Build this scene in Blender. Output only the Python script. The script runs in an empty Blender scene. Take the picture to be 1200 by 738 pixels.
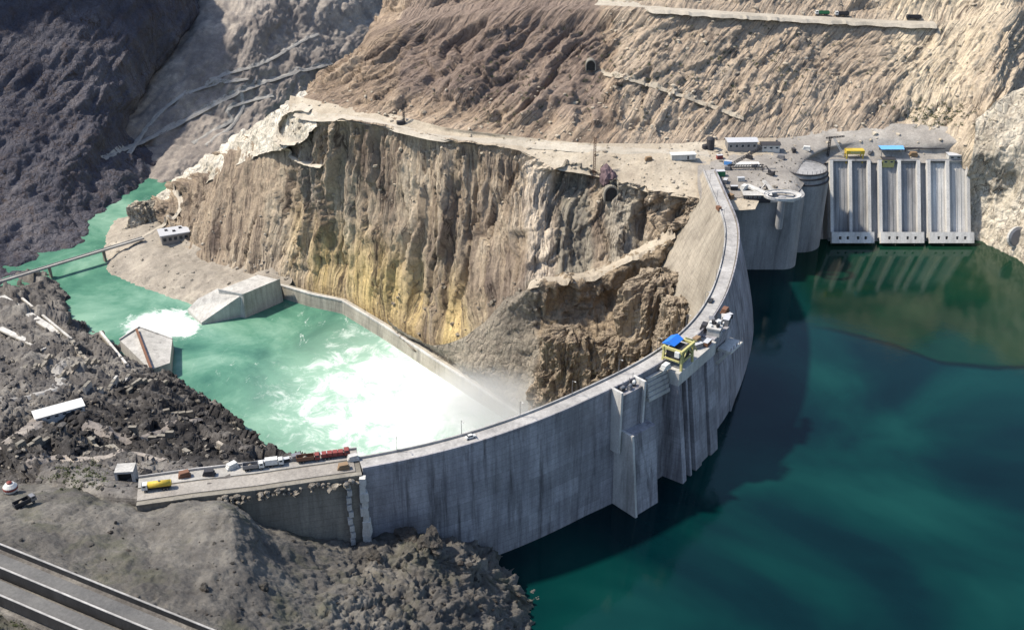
import bpy, bmesh, math, random
import numpy as np
from mathutils import Vector, Matrix
from mathutils.bvhtree import BVHTree
random.seed(7)
S = bpy.context.scene
COL = S.collection
R = math.radians
PI = math.pi
# ------------------------------------------------------------------ camera
F = 1287.0; PITCH = R(28.0); CAMZ = 250.0
WL = -60.0      # reservoir level
PL = -150.0     # river and plunge pool level
cam = bpy.data.cameras.new('camera'); camo = bpy.data.objects.new('camera', cam); COL.objects.link(camo)
cam.sensor_fit = 'HORIZONTAL'; cam.sensor_width = 36; cam.lens = 36*F/1200; cam.clip_start = 1; cam.clip_end = 20000
camo.location = (0, 0, CAMZ); camo.rotation_euler = (PI/2-PITCH, 0, 0)
S.camera = camo

def ray(px, py):
    u = (px-600)/F; v = (py-369)/F
    return np.array((u, math.cos(PITCH)-v*math.sin(PITCH), -math.sin(PITCH)-v*math.cos(PITCH)))
def P(px, py, z):          # the point of height z seen at that place of the photograph
    d = ray(px, py); t = (z-CAMZ)/d[2]
    return np.array((d[0]*t, d[1]*t, z))
def Q(px, py, Y):
    d = ray(px, py); t = Y/d[1]
    return np.array((d[0]*t, Y, CAMZ+d[2]*t))
def SL(px, py, Y0, z0, ang):   # on a slope that rises away from (Y0, z0)
    d = ray(px, py); m = math.tan(R(ang))
    t = (z0-m*Y0-CAMZ)/(d[2]-m*d[1])
    return np.array((d[0]*t, d[1]*t, CAMZ+d[2]*t))

# ------------------------------------------------------------------ noise
def _h(i, j, k, seed):
    n = (i.astype(np.uint32)*np.uint32(374761393) + j.astype(np.uint32)*np.uint32(668265263)
         + k.astype(np.uint32)*np.uint32(2147483647) + np.uint32(seed*1274126177 & 0xffffffff))
    n = (n ^ (n >> np.uint32(13)))*np.uint32(1274126177)
    n = (n ^ (n >> np.uint32(16)))*np.uint32(2246822519)
    n = n ^ (n >> np.uint32(15))
    return n.astype(np.float64)/4294967295.0
def vnoise(p, seed=0):
    f = np.floor(p); r = p-f; f = f.astype(np.int64)
    w = r*r*r*(r*(r*6-15)+10)
    i, j, k = f[..., 0], f[..., 1], f[..., 2]
    x, y, z = w[..., 0], w[..., 1], w[..., 2]
    def c(a, b, d): return _h(i+a, j+b, k+d, seed)
    x00 = c(0,0,0)*(1-x)+c(1,0,0)*x; x10 = c(0,1,0)*(1-x)+c(1,1,0)*x
    x01 = c(0,0,1)*(1-x)+c(1,0,1)*x; x11 = c(0,1,1)*(1-x)+c(1,1,1)*x
    a = x00*(1-y)+x10*y; b = x01*(1-y)+x11*y
    return (a*(1-z)+b*z)*2-1
def fbm(p, octv=5, gain=.5, seed=0, ridged=False):
    s = np.zeros(p.shape[:-1]); a = 1.0; q = p.copy(); tot = 0
    for o in range(octv):
        n = vnoise(q, seed+o*17)
        if ridged: n = 1-2*np.abs(n)
        s += a*n; tot += a; a *= gain; q = q*2.03+11.7
    return s/tot
def cells(x, y, seed):          # piecewise-constant blocks of a jittered grid, with sharp steps between them
    fx, fy = np.floor(x), np.floor(y); best = np.full(x.shape, 9e9); val = np.zeros(x.shape)
    for i in (-1, 0, 1):
        for j in (-1, 0, 1):
            cx, cy = (fx+i).astype(np.int64), (fy+j).astype(np.int64); z = cx*0
            dx = cx+_h(cx, cy, z, seed)-x; dy = cy+_h(cx, cy, z, seed+1)-y
            d = dx*dx+dy*dy; v = _h(cx, cy, z, seed+2)*2-1+(dx*(_h(cx, cy, z, seed+3)-.5)+dy*(_h(cx, cy, z, seed+4)-.5))*1.6
            k = d < best; best = np.where(k, d, best); val = np.where(k, v, val)
    return val
def stretch(p, axis, k):       # shrink the noise frequency along an axis
    a = np.array(axis, float); a /= np.linalg.norm(a)
    d = p@a
    return p-(1-k)*d[..., None]*a

# ------------------------------------------------------------------ objects
def mesh_obj(name, verts, faces, mat, parent=None, smooth=False):
    me = bpy.data.meshes.new(name)
    me.from_pydata([tuple(v) for v in verts], [], [tuple(f) for f in faces])
    if smooth: me.polygons.foreach_set('use_smooth', [True]*len(me.polygons))
    me.materials.append(mat); me.update()
    o = bpy.data.objects.new(name, me); COL.objects.link(o)
    if parent: o.parent = parent
    return o
def tag(o, label, cat, group=None):
    o['label'] = label; o['category'] = cat
    if group: o['group'] = group
    return o
def thing(name, label, cat, loc=(0,0,0), rotz=0, group=None):
    o = bpy.data.objects.new(name, None); COL.objects.link(o); o.empty_display_size = 1
    o.location = tuple(loc); o.rotation_euler = (0, 0, rotz)
    return tag(o, label, cat, group)
def kind(o, k='structure'):
    o['kind'] = k; return o

class MB:
    def __init__(s): s.v = []; s.f = []
    def add(s, vs, fs):
        n = len(s.v); s.v += [tuple(map(float, v)) for v in vs]; s.f += [tuple(i+n for i in f) for f in fs]; return s
    def box(s, c, d, rz=0, taper=1.0, tilt=0):
        x, y, z = d[0]/2, d[1]/2, d[2]/2
        vs = []
        for sz in (-1, 1):
            k = 1 if sz < 0 else taper
            for sx, sy in ((-1,-1),(1,-1),(1,1),(-1,1)):
                vs.append(Vector((sx*x*k, sy*y*k, sz*z)))
        m = Matrix.Translation(c) @ Matrix.Rotation(rz, 4, 'Z') @ Matrix.Rotation(tilt, 4, 'X')
        return s.add([m@v for v in vs], [(0,3,2,1),(4,5,6,7),(0,1,5,4),(1,2,6,5),(2,3,7,6),(3,0,4,7)])
    def bar(s, a, b, w, h=None):
        a = Vector(a); b = Vector(b); h = h or w; d = (b-a).normalized()
        up = Vector((0,0,1)) if abs(d.z) < .95 else Vector((1,0,0))
        sd = d.cross(up).normalized()*w/2; u = sd.cross(d).normalized()*h/2
        vs = [a-sd-u, a+sd-u, a+sd+u, a-sd+u, b-sd-u, b+sd-u, b+sd+u, b-sd+u]
        return s.add(vs, [(0,3,2,1),(4,5,6,7),(0,1,5,4),(1,2,6,5),(2,3,7,6),(3,0,4,7)])
    def tube(s, a, b, r, n=12, r2=None):
        a = Vector(a); b = Vector(b); d = (b-a).normalized(); r2 = r if r2 is None else r2
        up = Vector((0,0,1)) if abs(d.z) < .95 else Vector((1,0,0))
        x = d.cross(up).normalized(); y = x.cross(d)
        vs = [a+(x*math.cos(2*PI*i/n)+y*math.sin(2*PI*i/n))*r for i in range(n)] + \
             [b+(x*math.cos(2*PI*i/n)+y*math.sin(2*PI*i/n))*r2 for i in range(n)]
        fs = [(i, (i+1)%n, n+(i+1)%n, n+i) for i in range(n)] + [tuple(range(n-1,-1,-1)), tuple(range(n, 2*n))]
        return s.add(vs, fs)
    def lathe(s, c, prof, n=16, rz=0, cap=True):
        vs = []; fs = []
        for r, z in prof:
            for i in range(n):
                a = 2*PI*i/n+rz; vs.append((c[0]+r*math.cos(a), c[1]+r*math.sin(a), c[2]+z))
        m = len(prof)
        for j in range(m-1):
            for i in range(n):
                fs.append((j*n+i, j*n+(i+1)%n, (j+1)*n+(i+1)%n, (j+1)*n+i))
        if cap: fs.append(tuple(range(n-1,-1,-1))); fs.append(tuple(range((m-1)*n, m*n)))
        return s.add(vs, fs)
    def prism(s, poly, z0, z1):
        n = len(poly)
        vs = [(p[0], p[1], z0) for p in poly]+[(p[0], p[1], z1) for p in poly]
        return s.add(vs, [tuple(range(n-1,-1,-1)), tuple(range(n, 2*n))]+[(i, (i+1)%n, n+(i+1)%n, n+i) for i in range(n)])
    def strip(s, secs, closed=True):      # loft a list of cross-sections
        m = len(secs[0]); vs = [v for q in secs for v in q]; fs = []
        for i in range(len(secs)-1):
            for j in range(m if closed else m-1):
                k = (j+1) % m
                fs.append((i*m+j, (i+1)*m+j, (i+1)*m+k, i*m+k))
        if closed: fs += [tuple(range(m)), tuple((len(secs)-1)*m+j for j in range(m-1,-1,-1))]
        return s.add(vs, fs)
    def rock(s, c, r, sq=.7, sub=1):
        bm = bmesh.new(); bmesh.ops.create_icosphere(bm, subdivisions=sub, radius=1)
        o = random.random()*99
        e = [r*random.uniform(.7,1.3), r*random.uniform(.7,1.3), r*sq*random.uniform(.7,1.3)]
        a = random.random()*6.28
        vs = []
        for v in bm.verts:
            k = 1+.35*math.sin(v.co.x*3.1+o)*math.cos(v.co.y*2.7+o*2)+.18*random.uniform(-1,1)
            x, y, z = v.co.x*e[0]*k, v.co.y*e[1]*k, v.co.z*e[2]*k
            vs.append((c[0]+x*math.cos(a)-y*math.sin(a), c[1]+x*math.sin(a)+y*math.cos(a), c[2]+z))
        bm.verts.index_update()
        fs = [[v.index for v in f.verts] for f in bm.faces]; bm.free()
        return s.add(vs, fs)
    def make(s, name, mat, parent=None, smooth=False):
        return mesh_obj(name, s.v, s.f, mat, parent, smooth)

# ------------------------------------------------------------------ materials
class NT:
    def __init__(s, name):
        s.m = bpy.data.materials.new(name); s.m.use_nodes = True; s.t = s.m.node_tree; s.n = s.t.nodes; s.l = s.t.links
        s.b = s.n['Principled BSDF']; s.b.inputs['Specular IOR Level'].default_value = .25
        s.co = s.n.new('ShaderNodeTexCoord').outputs['Object']
    def new(s, t): return s.n.new(t)
    def link(s, a, b): s.l.new(a, b)
    def mapped(s, scale=(1,1,1), rot=(0,0,0)):
        m = s.new('ShaderNodeMapping'); m.inputs['Scale'].default_value = scale; m.inputs['Rotation'].default_value = rot
        s.link(s.co, m.inputs['Vector']); return m.outputs['Vector']
    def noise(s, scale, detail=6, rough=.55, vec=None, dist=0):
        n = s.new('ShaderNodeTexNoise'); n.inputs['Scale'].default_value = scale; n.inputs['Detail'].default_value = detail
        n.inputs['Roughness'].default_value = rough; n.inputs['Distortion'].default_value = dist
        s.link(vec if vec is not None else s.co, n.inputs['Vector']); return n.outputs['Fac']
    def ramp(s, fac, stops):
        r = s.new('ShaderNodeValToRGB'); e = r.color_ramp.elements
        while len(e) < len(stops): e.new(.5)
        for k, (p, c) in zip(e, stops):
            k.position = p; k.color = (c, c, c, 1) if isinstance(c, (int, float)) else (*c, 1)
        s.link(fac, r.inputs['Fac']); return r.outputs['Color']
    def mix(s, fac, a, b, mode='MIX'):
        m = s.new('ShaderNodeMix'); m.data_type = 'RGBA'; m.blend_type = mode
        for sock, v in ((m.inputs['Factor'], fac), (m.inputs['A'], a), (m.inputs['B'], b)):
            if isinstance(v, (int, float)): sock.default_value = v
            elif isinstance(v, tuple): sock.default_value = (*v, 1)
            else: s.link(v, sock)
        return m.outputs['Result']
    def math(s, op, a, b=0.0):
        m = s.new('ShaderNodeMath'); m.operation = op
        for sock, v in ((m.inputs[0], a), (m.inputs[1], b)):
            if isinstance(v, (int, float)): sock.default_value = v
            else: s.link(v, sock)
        return m.outputs[0]
    def sep(s):
        x = s.new('ShaderNodeSeparateXYZ'); s.link(s.co, x.inputs[0]); return x.outputs
    def rng(s, v, a, b, c=0, d=1):
        m = s.new('ShaderNodeMapRange'); m.interpolation_type = 'SMOOTHSTEP'
        for k, q in zip(('From Min','From Max','To Min','To Max'), (a, b, c, d)): m.inputs[k].default_value = q
        s.link(v, m.inputs['Value']); return m.outputs['Result']
    def bump(s, h, strength=.5, dist=.5):
        b = s.new('ShaderNodeBump'); b.inputs['Strength'].default_value = strength; b.inputs['Distance'].default_value = dist
        s.link(h, b.inputs['Height']); s.link(b.outputs['Normal'], s.b.inputs['Normal'])
    def done(s, colr, rough=.9):
        if isinstance(colr, tuple): s.b.inputs['Base Color'].default_value = (*colr, 1)
        else: s.link(colr, s.b.inputs['Base Color'])
        s.b.inputs['Roughness'].default_value = rough; return s.m

def rock_mat(name, cols, stain_shade=None, zs=.15, rot=(0,0,0), varnish=(.09,.065,.055), vamt=.55, bump=.8, big=.018, mid=.07, crk=1.0, zones=(), uv=False, shear=0.0):
    t = NT(name)
    if uv:
        tc_ = t.new('ShaderNodeTexCoord'); mp_ = t.new('ShaderNodeMapping'); mp_.vector_type = 'TEXTURE' if False else 'POINT'
        sh = t.new('ShaderNodeSeparateXYZ'); t.link(tc_.outputs['UV'], sh.inputs[0]); cb = t.new('ShaderNodeCombineXYZ')
        wx_ = t.math('MULTIPLY', t.math('SUBTRACT', t.noise(.02, 4, .5), .5), 16.0)
        t.link(t.math('ADD', t.math('SUBTRACT', sh.outputs[0], t.math('MULTIPLY', sh.outputs[1], shear)), wx_), cb.inputs[0])
        t.link(t.math('MULTIPLY', sh.outputs[1], zs), cb.inputs[1]); st = cb.outputs[0]
    else:
        st = t.mapped((1,1,zs), rot)
    a = t.noise(big, 5, .6); b = t.noise(mid, 9, .62, st, .4)
    f = t.math('ADD', t.math('MULTIPLY', a, .5), t.math('MULTIPLY', b, .5))
    c = t.ramp(f, [(.36, cols[0]), (.5, cols[1]), (.64, cols[2])])
    if stain_shade:
        colr, z0, z1, x0, x1, amt = stain_shade
        xyz = t.sep()
        k = t.math('MULTIPLY', t.rng(xyz[2], z0, z1, 1, 0), t.math('MULTIPLY', t.rng(xyz[0], x0-25, x0+10), t.rng(xyz[0], x1-15, x1+25, 1, 0)))
        k = t.math('MULTIPLY', k, t.ramp(t.noise(.03, 6, .65, st), [(.36, 0.0), (.56, amt)]))
        c = t.mix(k, c, colr)
    for zc, zx0, zx1, zz0, amt in zones:                  # bands of different rock
        xyz = t.sep(); wx = t.math('ADD', xyz[0], t.math('MULTIPLY', t.math('SUBTRACT', t.noise(.03, 4, .6), .5), 24.0))
        k = t.math('MULTIPLY', t.math('MULTIPLY', t.rng(wx, zx0-3, zx0+3), t.rng(wx, zx1-3, zx1+3, 1, 0)), t.rng(xyz[2], zz0-8, zz0+8))
        c = t.mix(t.math('MULTIPLY', k, amt), c, zc)
    v = t.ramp(t.noise(mid*2.2, 8, .6, st, .6), [(.52, 0.0), (.66, vamt)])
    c = t.mix(v, c, varnish)
    for sc, th in ((mid*.8, .011), (mid*2.1, .014)):      # dark joints in the rock
        n_ = t.math('ABSOLUTE', t.math('SUBTRACT', t.noise(sc, 5, .55, st, .5), .5))
        brk = t.ramp(t.noise(.05, 4, .6), [(.42, 0.0), (.58, .85*crk)])
        c = t.mix(t.math('MULTIPLY', t.rng(n_, 0, th, 1, 0), brk), c, tuple(x*.6 for x in varnish))
    g = t.ramp(t.noise(.55, 8, .7), [(.25, .5), (.75, 1.35)])
    c = t.mix(.8, c, g, 'MULTIPLY')
    vo = t.new('ShaderNodeTexVoronoi'); vo.feature = 'DISTANCE_TO_EDGE'; vo.inputs['Scale'].default_value = .16
    wv = t.new('ShaderNodeVectorMath'); wv.operation = 'ADD'
    nz = t.new('ShaderNodeTexNoise'); nz.inputs['Scale'].default_value = .15; nz.inputs['Detail'].default_value = 5; t.link(st, nz.inputs['Vector'])
    sc_ = t.new('ShaderNodeVectorMath'); sc_.operation = 'SCALE'; sc_.inputs['Scale'].default_value = 9
    t.link(nz.outputs['Color'], sc_.inputs[0]); t.link(st, wv.inputs[0]); t.link(sc_.outputs[0], wv.inputs[1]); t.link(wv.outputs[0], vo.inputs['Vector'])
    cr_ = t.math('MINIMUM', vo.outputs['Distance'], .22)
    jn = t.math('MULTIPLY', t.rng(vo.outputs['Distance'], 0, .05, 1, 0), t.ramp(t.noise(.06, 4, .6), [(.42, 0.0), (.58, .7*crk)]))
    c = t.mix(jn, c, tuple(x*.6 for x in varnish))
    h = t.math('ADD', t.math('ADD', t.noise(.3, 12, .75), t.math('MULTIPLY', t.noise(.35, 8, .65, st), 1.2)), t.math('MULTIPLY', cr_, 2.2))
    t.bump(h, bump, 2.6)
    return t.done(c, .95)

def soil_mat(name, cols, bump=.6, gr=None):
    t = NT(name)
    f = t.math('ADD', t.math('MULTIPLY', t.noise(.02, 7, .65), .6), t.math('MULTIPLY', t.noise(.12, 8, .65), .4))
    c = t.ramp(f, [(.36, cols[0]), (.5, cols[1]), (.64, cols[2])])
    g = t.ramp(t.noise(.9, 8, .75), [(.25, .55), (.75, 1.35)])
    c = t.mix(.7, c, g, 'MULTIPLY')
    w = t.ramp(t.noise(.45, 5, .6), [(.66, 0.0), (.74, .5)])
    c = t.mix(w, c, cols[2])
    if gr:
        c = t.mix(t.ramp(t.noise(.05, 6, .7), [(.52, 0.0), (.66, .6)]), c, gr)
    t.bump(t.noise(.35, 12, .72), bump, 1.4)
    return t.done(c, .97)

def concrete(name, a, b, lift=3.0, streak=.5, dark=(.07,.07,.075), pours=False):
    t = NT(name)
    st = t.mapped((1,1,.08))
    f = t.math('ADD', t.math('MULTIPLY', t.noise(.06, 6, .6), .5), t.math('MULTIPLY', t.noise(.5, 8, .65, st), .5))
    c = t.ramp(f, [(.35, a), (.65, b)])
    s1 = t.ramp(t.noise(.22, 8, .65, st, .3), [(.5, 0.0), (.68, streak)])
    c = t.mix(s1, c, dark)
    if lift:
        xyz = t.sep()
        w = t.math('FRACT', t.math('DIVIDE', xyz[2], lift))
        line = t.math('LESS_THAN', w, .07)
        br = t.noise(.3, 4, .6)
        c = t.mix(t.math('MULTIPLY', t.math('MULTIPLY', line, br), .75), c, tuple(x*.45 for x in a))
    c = t.mix(.85, c, t.ramp(t.noise(.045, 5, .7, t.mapped((1,1,.35))), [(.32, .68), (.68, 1.22)]), 'MULTIPLY')
    if pours:
        xyz = t.sep(); wn = t.new('ShaderNodeTexWhiteNoise'); wn.noise_dimensions = '2D'; cb = t.new('ShaderNodeCombineXYZ')
        t.link(t.math('FLOOR', t.math('DIVIDE', t.math('ADD', xyz[0], t.math('MULTIPLY', xyz[1], .8)), 17.0)), cb.inputs[0]); t.link(t.math('FLOOR', t.math('DIVIDE', xyz[2], 9.0)), cb.inputs[1]); t.link(cb.outputs[0], wn.inputs['Vector'])
        c = t.mix(.8, c, t.ramp(wn.outputs['Value'], [(0, .80), (1, 1.14)]), 'MULTIPLY')
        bl = t.ramp(t.noise(.03, 6, .65, t.mapped((1,1,.5))), [(.5, 0.0), (.66, .5)])
        c = t.mix(bl, c, (.135,.125,.125))
    lk = t.ramp(t.noise(.16, 7, .7, st), [(.60, 0.0), (.74, .35)])       # lime runs
    c = t.mix(lk, c, tuple(min(.75, x*1.7) for x in b))
    c = t.mix(.7, c, t.ramp(t.noise(1.2, 8, .75), [(.25, .6), (.75, 1.3)]), 'MULTIPLY')
    t.bump(t.noise(.8, 8, .65), .3, .4)
    return t.done(c, .9)

def paint(name, c, rough=.5, metal=0.0, wear=.35, dirt=(.12,.1,.08)):
    t = NT(name)
    k = t.ramp(t.noise(1.1, 8, .7), [(.48, 0.0), (.72, wear)])
    t.b.inputs['Metallic'].default_value = metal
    return t.done(t.mix(k, c, dirt), rough)

M = {}
M['cliff'] = rock_mat('cliff_rock', [(.155,.12,.098),(.335,.27,.20),(.49,.415,.315)], ((.60,.45,.20), -122, -66, -165, -28, .85), .06,
    zones=[((.58,.50,.40), 8, 28, -70, .8), ((.20,.20,.17), 30, 52, -70, .6), ((.34,.32,.27), 62, 84, -70, .6), ((.28,.26,.23), -165, -150, -75, .5)], uv=True, vamt=.6)
M['spur'] = rock_mat('spur_rock', [(.24,.21,.17),(.36,.32,.25),(.50,.45,.36)], None, .14, vamt=.35)
M['hill'] = rock_mat('hill_rock', [(.165,.125,.10),(.315,.24,.175),(.45,.36,.27)], ((.66,.56,.40), 300, 500, 285, 900, 1.0), .10, vamt=.4,
    zones=[((.18,.14,.125), -85, 62, 14, .65), ((.48,.40,.31), 75, 700, -50, .5)], uv=True, shear=.42)
M['outcrop'] = rock_mat('outcrop_rock', [(.18,.14,.10),(.31,.25,.18),(.45,.375,.285)], None, .2, vamt=.6)
M['scree'] = rock_mat('scree_rock', [(.19,.165,.135),(.285,.25,.20),(.38,.335,.27)], None, .6, zones=[((.33,.25,.165), 18, 300, -400, .7)], vamt=.25, crk=.5)
M['shade_rock'] = rock_mat('shaded_mountain_rock', [(.05,.05,.068),(.09,.089,.108),(.16,.15,.162)], None, .3, (0, R(25), 0), vamt=.4, big=.012, mid=.04)  # bluish dark tones carry part of the mountain's shade in the colour
M['valley'] = soil_mat('valley_soil', [(.14,.125,.118),(.225,.20,.18),(.37,.33,.285)])
M['bench'] = soil_mat('bench_soil', [(.27,.23,.18),(.37,.32,.25),(.46,.41,.33)])
M['yard'] = soil_mat('yard_gravel', [(.19,.175,.16),(.27,.25,.225),(.37,.345,.31)], .5)
M['fore'] = soil_mat('foreground_soil', [(.06,.056,.053),(.108,.101,.092),(.19,.178,.157)], .8, (.07,.072,.045))
M['fore_rock'] = rock_mat('foreground_rock', [(.05,.047,.045),(.10,.093,.083),(.19,.176,.153)], None, .6, vamt=.3, bump=1)
def bank_mat():
    t = NT('bank_rubble')
    xyz = t.sep()
    f = t.math('ADD', t.math('MULTIPLY', t.noise(.025, 7, .65), .6), t.math('MULTIPLY', t.noise(.12, 8, .65), .4))
    c = t.ramp(f, [(.36,(.065,.06,.058)),(.5,(.125,.116,.108)),(.64,(.26,.245,.22))])
    dk = t.ramp(f, [(.36,(.013,.0125,.013)),(.50,(.04,.037,.036)),(.63,(.165,.153,.14))])  # darker tones painting the slope's shade onto the rubble
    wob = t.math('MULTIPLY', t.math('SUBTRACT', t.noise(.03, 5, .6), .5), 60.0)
    k = t.math('MULTIPLY', t.rng(t.math('ADD', xyz[0], wob), -262, -236), t.rng(t.math('ADD', xyz[1], wob), 372, 400))  # where the slope's shade is painted
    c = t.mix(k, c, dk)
    c = t.mix(.7, c, t.ramp(t.noise(.8, 8, .75), [(.25,.5),(.75,1.4)]), 'MULTIPLY')
    t.bump(t.noise(.35, 12, .72), .8, 1.4)
    return t.done(c, .97)
M['bank'] = bank_mat()
M['shore'] = soil_mat('shore_soil', [(.20,.18,.15),(.28,.25,.21),(.40,.36,.30)])
M['white_rock'] = rock_mat('pale_limestone', [(.33,.29,.225),(.52,.465,.375),(.68,.62,.51)], None, .5, vamt=.35)
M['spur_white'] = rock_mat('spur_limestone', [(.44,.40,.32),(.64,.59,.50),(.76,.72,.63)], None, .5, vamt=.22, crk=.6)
M['dam'] = concrete('dam_concrete', (.185,.18,.20), (.35,.345,.365), 3.0, .9, (.065,.06,.065), True)
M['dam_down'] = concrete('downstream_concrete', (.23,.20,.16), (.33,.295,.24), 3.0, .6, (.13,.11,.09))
M['concrete'] = concrete('pale_concrete', (.36,.35,.33), (.52,.51,.48), 0, .35)
M['concrete_old'] = concrete('old_concrete', (.17,.155,.13), (.27,.25,.21), 3.0, .5)
M['wall'] = concrete('pool_wall_concrete', (.28,.26,.22), (.42,.39,.33), 4.0, .5)
M['stain_shade'] = concrete('shaded_concrete', (.018,.018,.02), (.045,.044,.044), 0, .3)  # near-black tone stands in for shade on the barrier sides
M['spill'] = concrete('spillway_concrete', (.21,.21,.215), (.31,.31,.31), 0, .6)
M['pier'] = concrete('pier_concrete', (.42,.41,.39), (.55,.54,.52), 0, .4)
M['road'] = soil_mat('gravel_road', [(.30,.27,.22),(.39,.35,.29),(.47,.43,.36)], .3)
M['asphalt'] = soil_mat('asphalt', [(.085,.085,.085),(.115,.113,.11),(.15,.147,.14)], .15)
M['road_grey'] = soil_mat('grey_road', [(.22,.21,.20),(.30,.29,.27),(.40,.385,.36)], .2)
M['crest'] = concrete('crest_concrete', (.28,.27,.26), (.42,.41,.395), 0, .35)
M['yellow'] = paint('yellow_paint', (.50,.36,.05))
M['pale_yellow'] = paint('pale_yellow_paint', (.42,.39,.16), .6, 0, .5)
M['blue'] = paint('blue_sheet', (.02,.16,.60), .45)
M['sky_blue'] = paint('light_blue_tarp', (.13,.36,.72), .6)
M['red'] = paint('red_paint', (.20,.045,.04), .6, 0, .5)
M['green'] = paint('green_paint', (.03,.16,.07))
M['white'] = paint('white_paint', (.55,.55,.53), .5, 0, .45)
M['steel'] = paint('grey_steel', (.22,.22,.23), .45, .4)
M['dark'] = paint('dark_steel', (.035,.035,.04), .6)
M['rust'] = paint('rusty_steel', (.16,.08,.05), .8)
M['tyre'] = paint('tyre_rubber', (.02,.02,.02), .9, 0, .3)
M['glass'] = paint('window_glass', (.03,.04,.05), .1, 0, 0)
M['wood'] = paint('timber', (.22,.15,.09), .8)
M['roof'] = paint('grey_roof_sheet', (.42,.43,.45), .5)
M['void'] = paint('dark_opening', (.03,.03,.03), .95)  # near-black fill standing in for the darkness inside openings
M['rubble'] = rock_mat('rubble_stone', [(.16,.145,.12),(.26,.235,.20),(.40,.37,.32)], None, 1, vamt=.2)
M['purple_rock'] = paint('purple_shale', (.13,.09,.10), .9)

def shrub_mat():
    t = NT('shrub_leaves')
    return t.done(t.ramp(t.noise(1.5, 4), [(.3,(.035,.05,.02)),(.7,(.09,.10,.045))]), .8)
M['shrub'] = shrub_mat()

def water_deep():
    t = NT('reservoir_water')
    xyz = t.sep()
    n = t.noise(.0075, 4, .5, None, .8)
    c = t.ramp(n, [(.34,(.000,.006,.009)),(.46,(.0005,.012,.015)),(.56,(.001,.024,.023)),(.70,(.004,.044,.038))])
    # mirrored hill painted into the colour: greener water up to its skyline edge
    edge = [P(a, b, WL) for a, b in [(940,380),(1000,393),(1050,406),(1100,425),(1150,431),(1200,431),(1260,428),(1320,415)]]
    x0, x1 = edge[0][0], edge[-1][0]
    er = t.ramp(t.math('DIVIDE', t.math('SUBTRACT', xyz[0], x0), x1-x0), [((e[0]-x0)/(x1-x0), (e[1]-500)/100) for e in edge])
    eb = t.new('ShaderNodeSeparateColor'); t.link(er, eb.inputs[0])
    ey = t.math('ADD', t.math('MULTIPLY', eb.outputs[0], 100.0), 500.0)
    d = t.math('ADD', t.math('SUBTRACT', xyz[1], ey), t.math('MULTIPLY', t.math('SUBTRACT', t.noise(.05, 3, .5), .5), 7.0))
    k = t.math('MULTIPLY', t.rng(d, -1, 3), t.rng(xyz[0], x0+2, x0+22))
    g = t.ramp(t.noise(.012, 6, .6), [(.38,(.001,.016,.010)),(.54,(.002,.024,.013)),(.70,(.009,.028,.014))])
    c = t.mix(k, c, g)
    ln = t.math('MULTIPLY', t.rng(t.math('ABSOLUTE', t.math('SUBTRACT', d, 1.0)), 0, 5, .8, 0), t.rng(xyz[0], x0-5, x0+30))    # dark rim of the painted reflection
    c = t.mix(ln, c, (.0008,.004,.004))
    t.bump(t.math('ADD', t.noise(.10, 5, .6), t.math('MULTIPLY', t.noise(.55, 4, .6), t.math('MULTIPLY', t.noise(.012, 3, .5), 1.2))), .045, 1.0)
    t.b.inputs['IOR'].default_value = 1.33; t.b.inputs['Specular IOR Level'].default_value = .36
    return t.done(c, .06)
def water_green():
    t = NT('river_water')
    xyz = t.sep()
    n = t.noise(.016, 7, .62, None, .35)
    c = t.ramp(n, [(.35,(.035,.115,.085)),(.5,(.08,.20,.14)),(.66,(.19,.33,.25))])
    # foam: where the jets fall, over the weir, and thin streaks of it drifting on the pool
    def blob(x, y, r0, r1):
        dx = t.math('SUBTRACT', xyz[0], x); dy = t.math('SUBTRACT', xyz[1], y)
        return t.rng(t.math('SQRT', t.math('ADD', t.math('MULTIPLY', dx, dx), t.math('MULTIPLY', dy, dy))), r0, r1, 1, 0)
    f1 = blob(-42, 634, 10, 190)
    f2 = t.math('MULTIPLY', blob(-266, 736, 4, 52), .95)
    cl = t.noise(.05, 11, .74, None, .6)
    cl2 = t.rng(cl, .32, .68)
    big = t.rng(t.math('ADD', t.math('MULTIPLY', f1, .72), t.math('MULTIPLY', cl2, .5)), .50, 1.12)
    big2 = t.rng(t.math('ADD', t.math('MULTIPLY', f2, .5), t.math('MULTIPLY', cl, 1.1)), .72, 1.0)
    big = t.math('MAXIMUM', big, big2)
    st = t.mapped((1, .45, 1), (0, 0, R(-40)))
    thin = t.rng(t.noise(.11, 9, .78, st, .5), .58, .70)
    thin = t.math('MULTIPLY', thin, t.math('ADD', t.math('MULTIPLY', blob(-85, 665, 50, 160), .75), .10))
    fo = t.math('MAXIMUM', big, thin)
    c = t.mix(t.rng(f1, 0.0, .8, 0, .75), c, (.34,.50,.41))      # milky, aerated water round the falling jets
    c = t.mix(fo, c, (.80,.84,.82))
    t.bump(t.math('ADD', t.noise(.25, 8, .65), t.math('MULTIPLY', fo, .6)), .35, .8)
    t.b.inputs['IOR'].default_value = 1.33
    m = t.done(c, .2)
    t.link(t.rng(fo, 0, 1, .15, .85), t.b.inputs['Roughness'])
    return m
M['reservoir'] = water_deep(); M['river'] = water_green()

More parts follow.
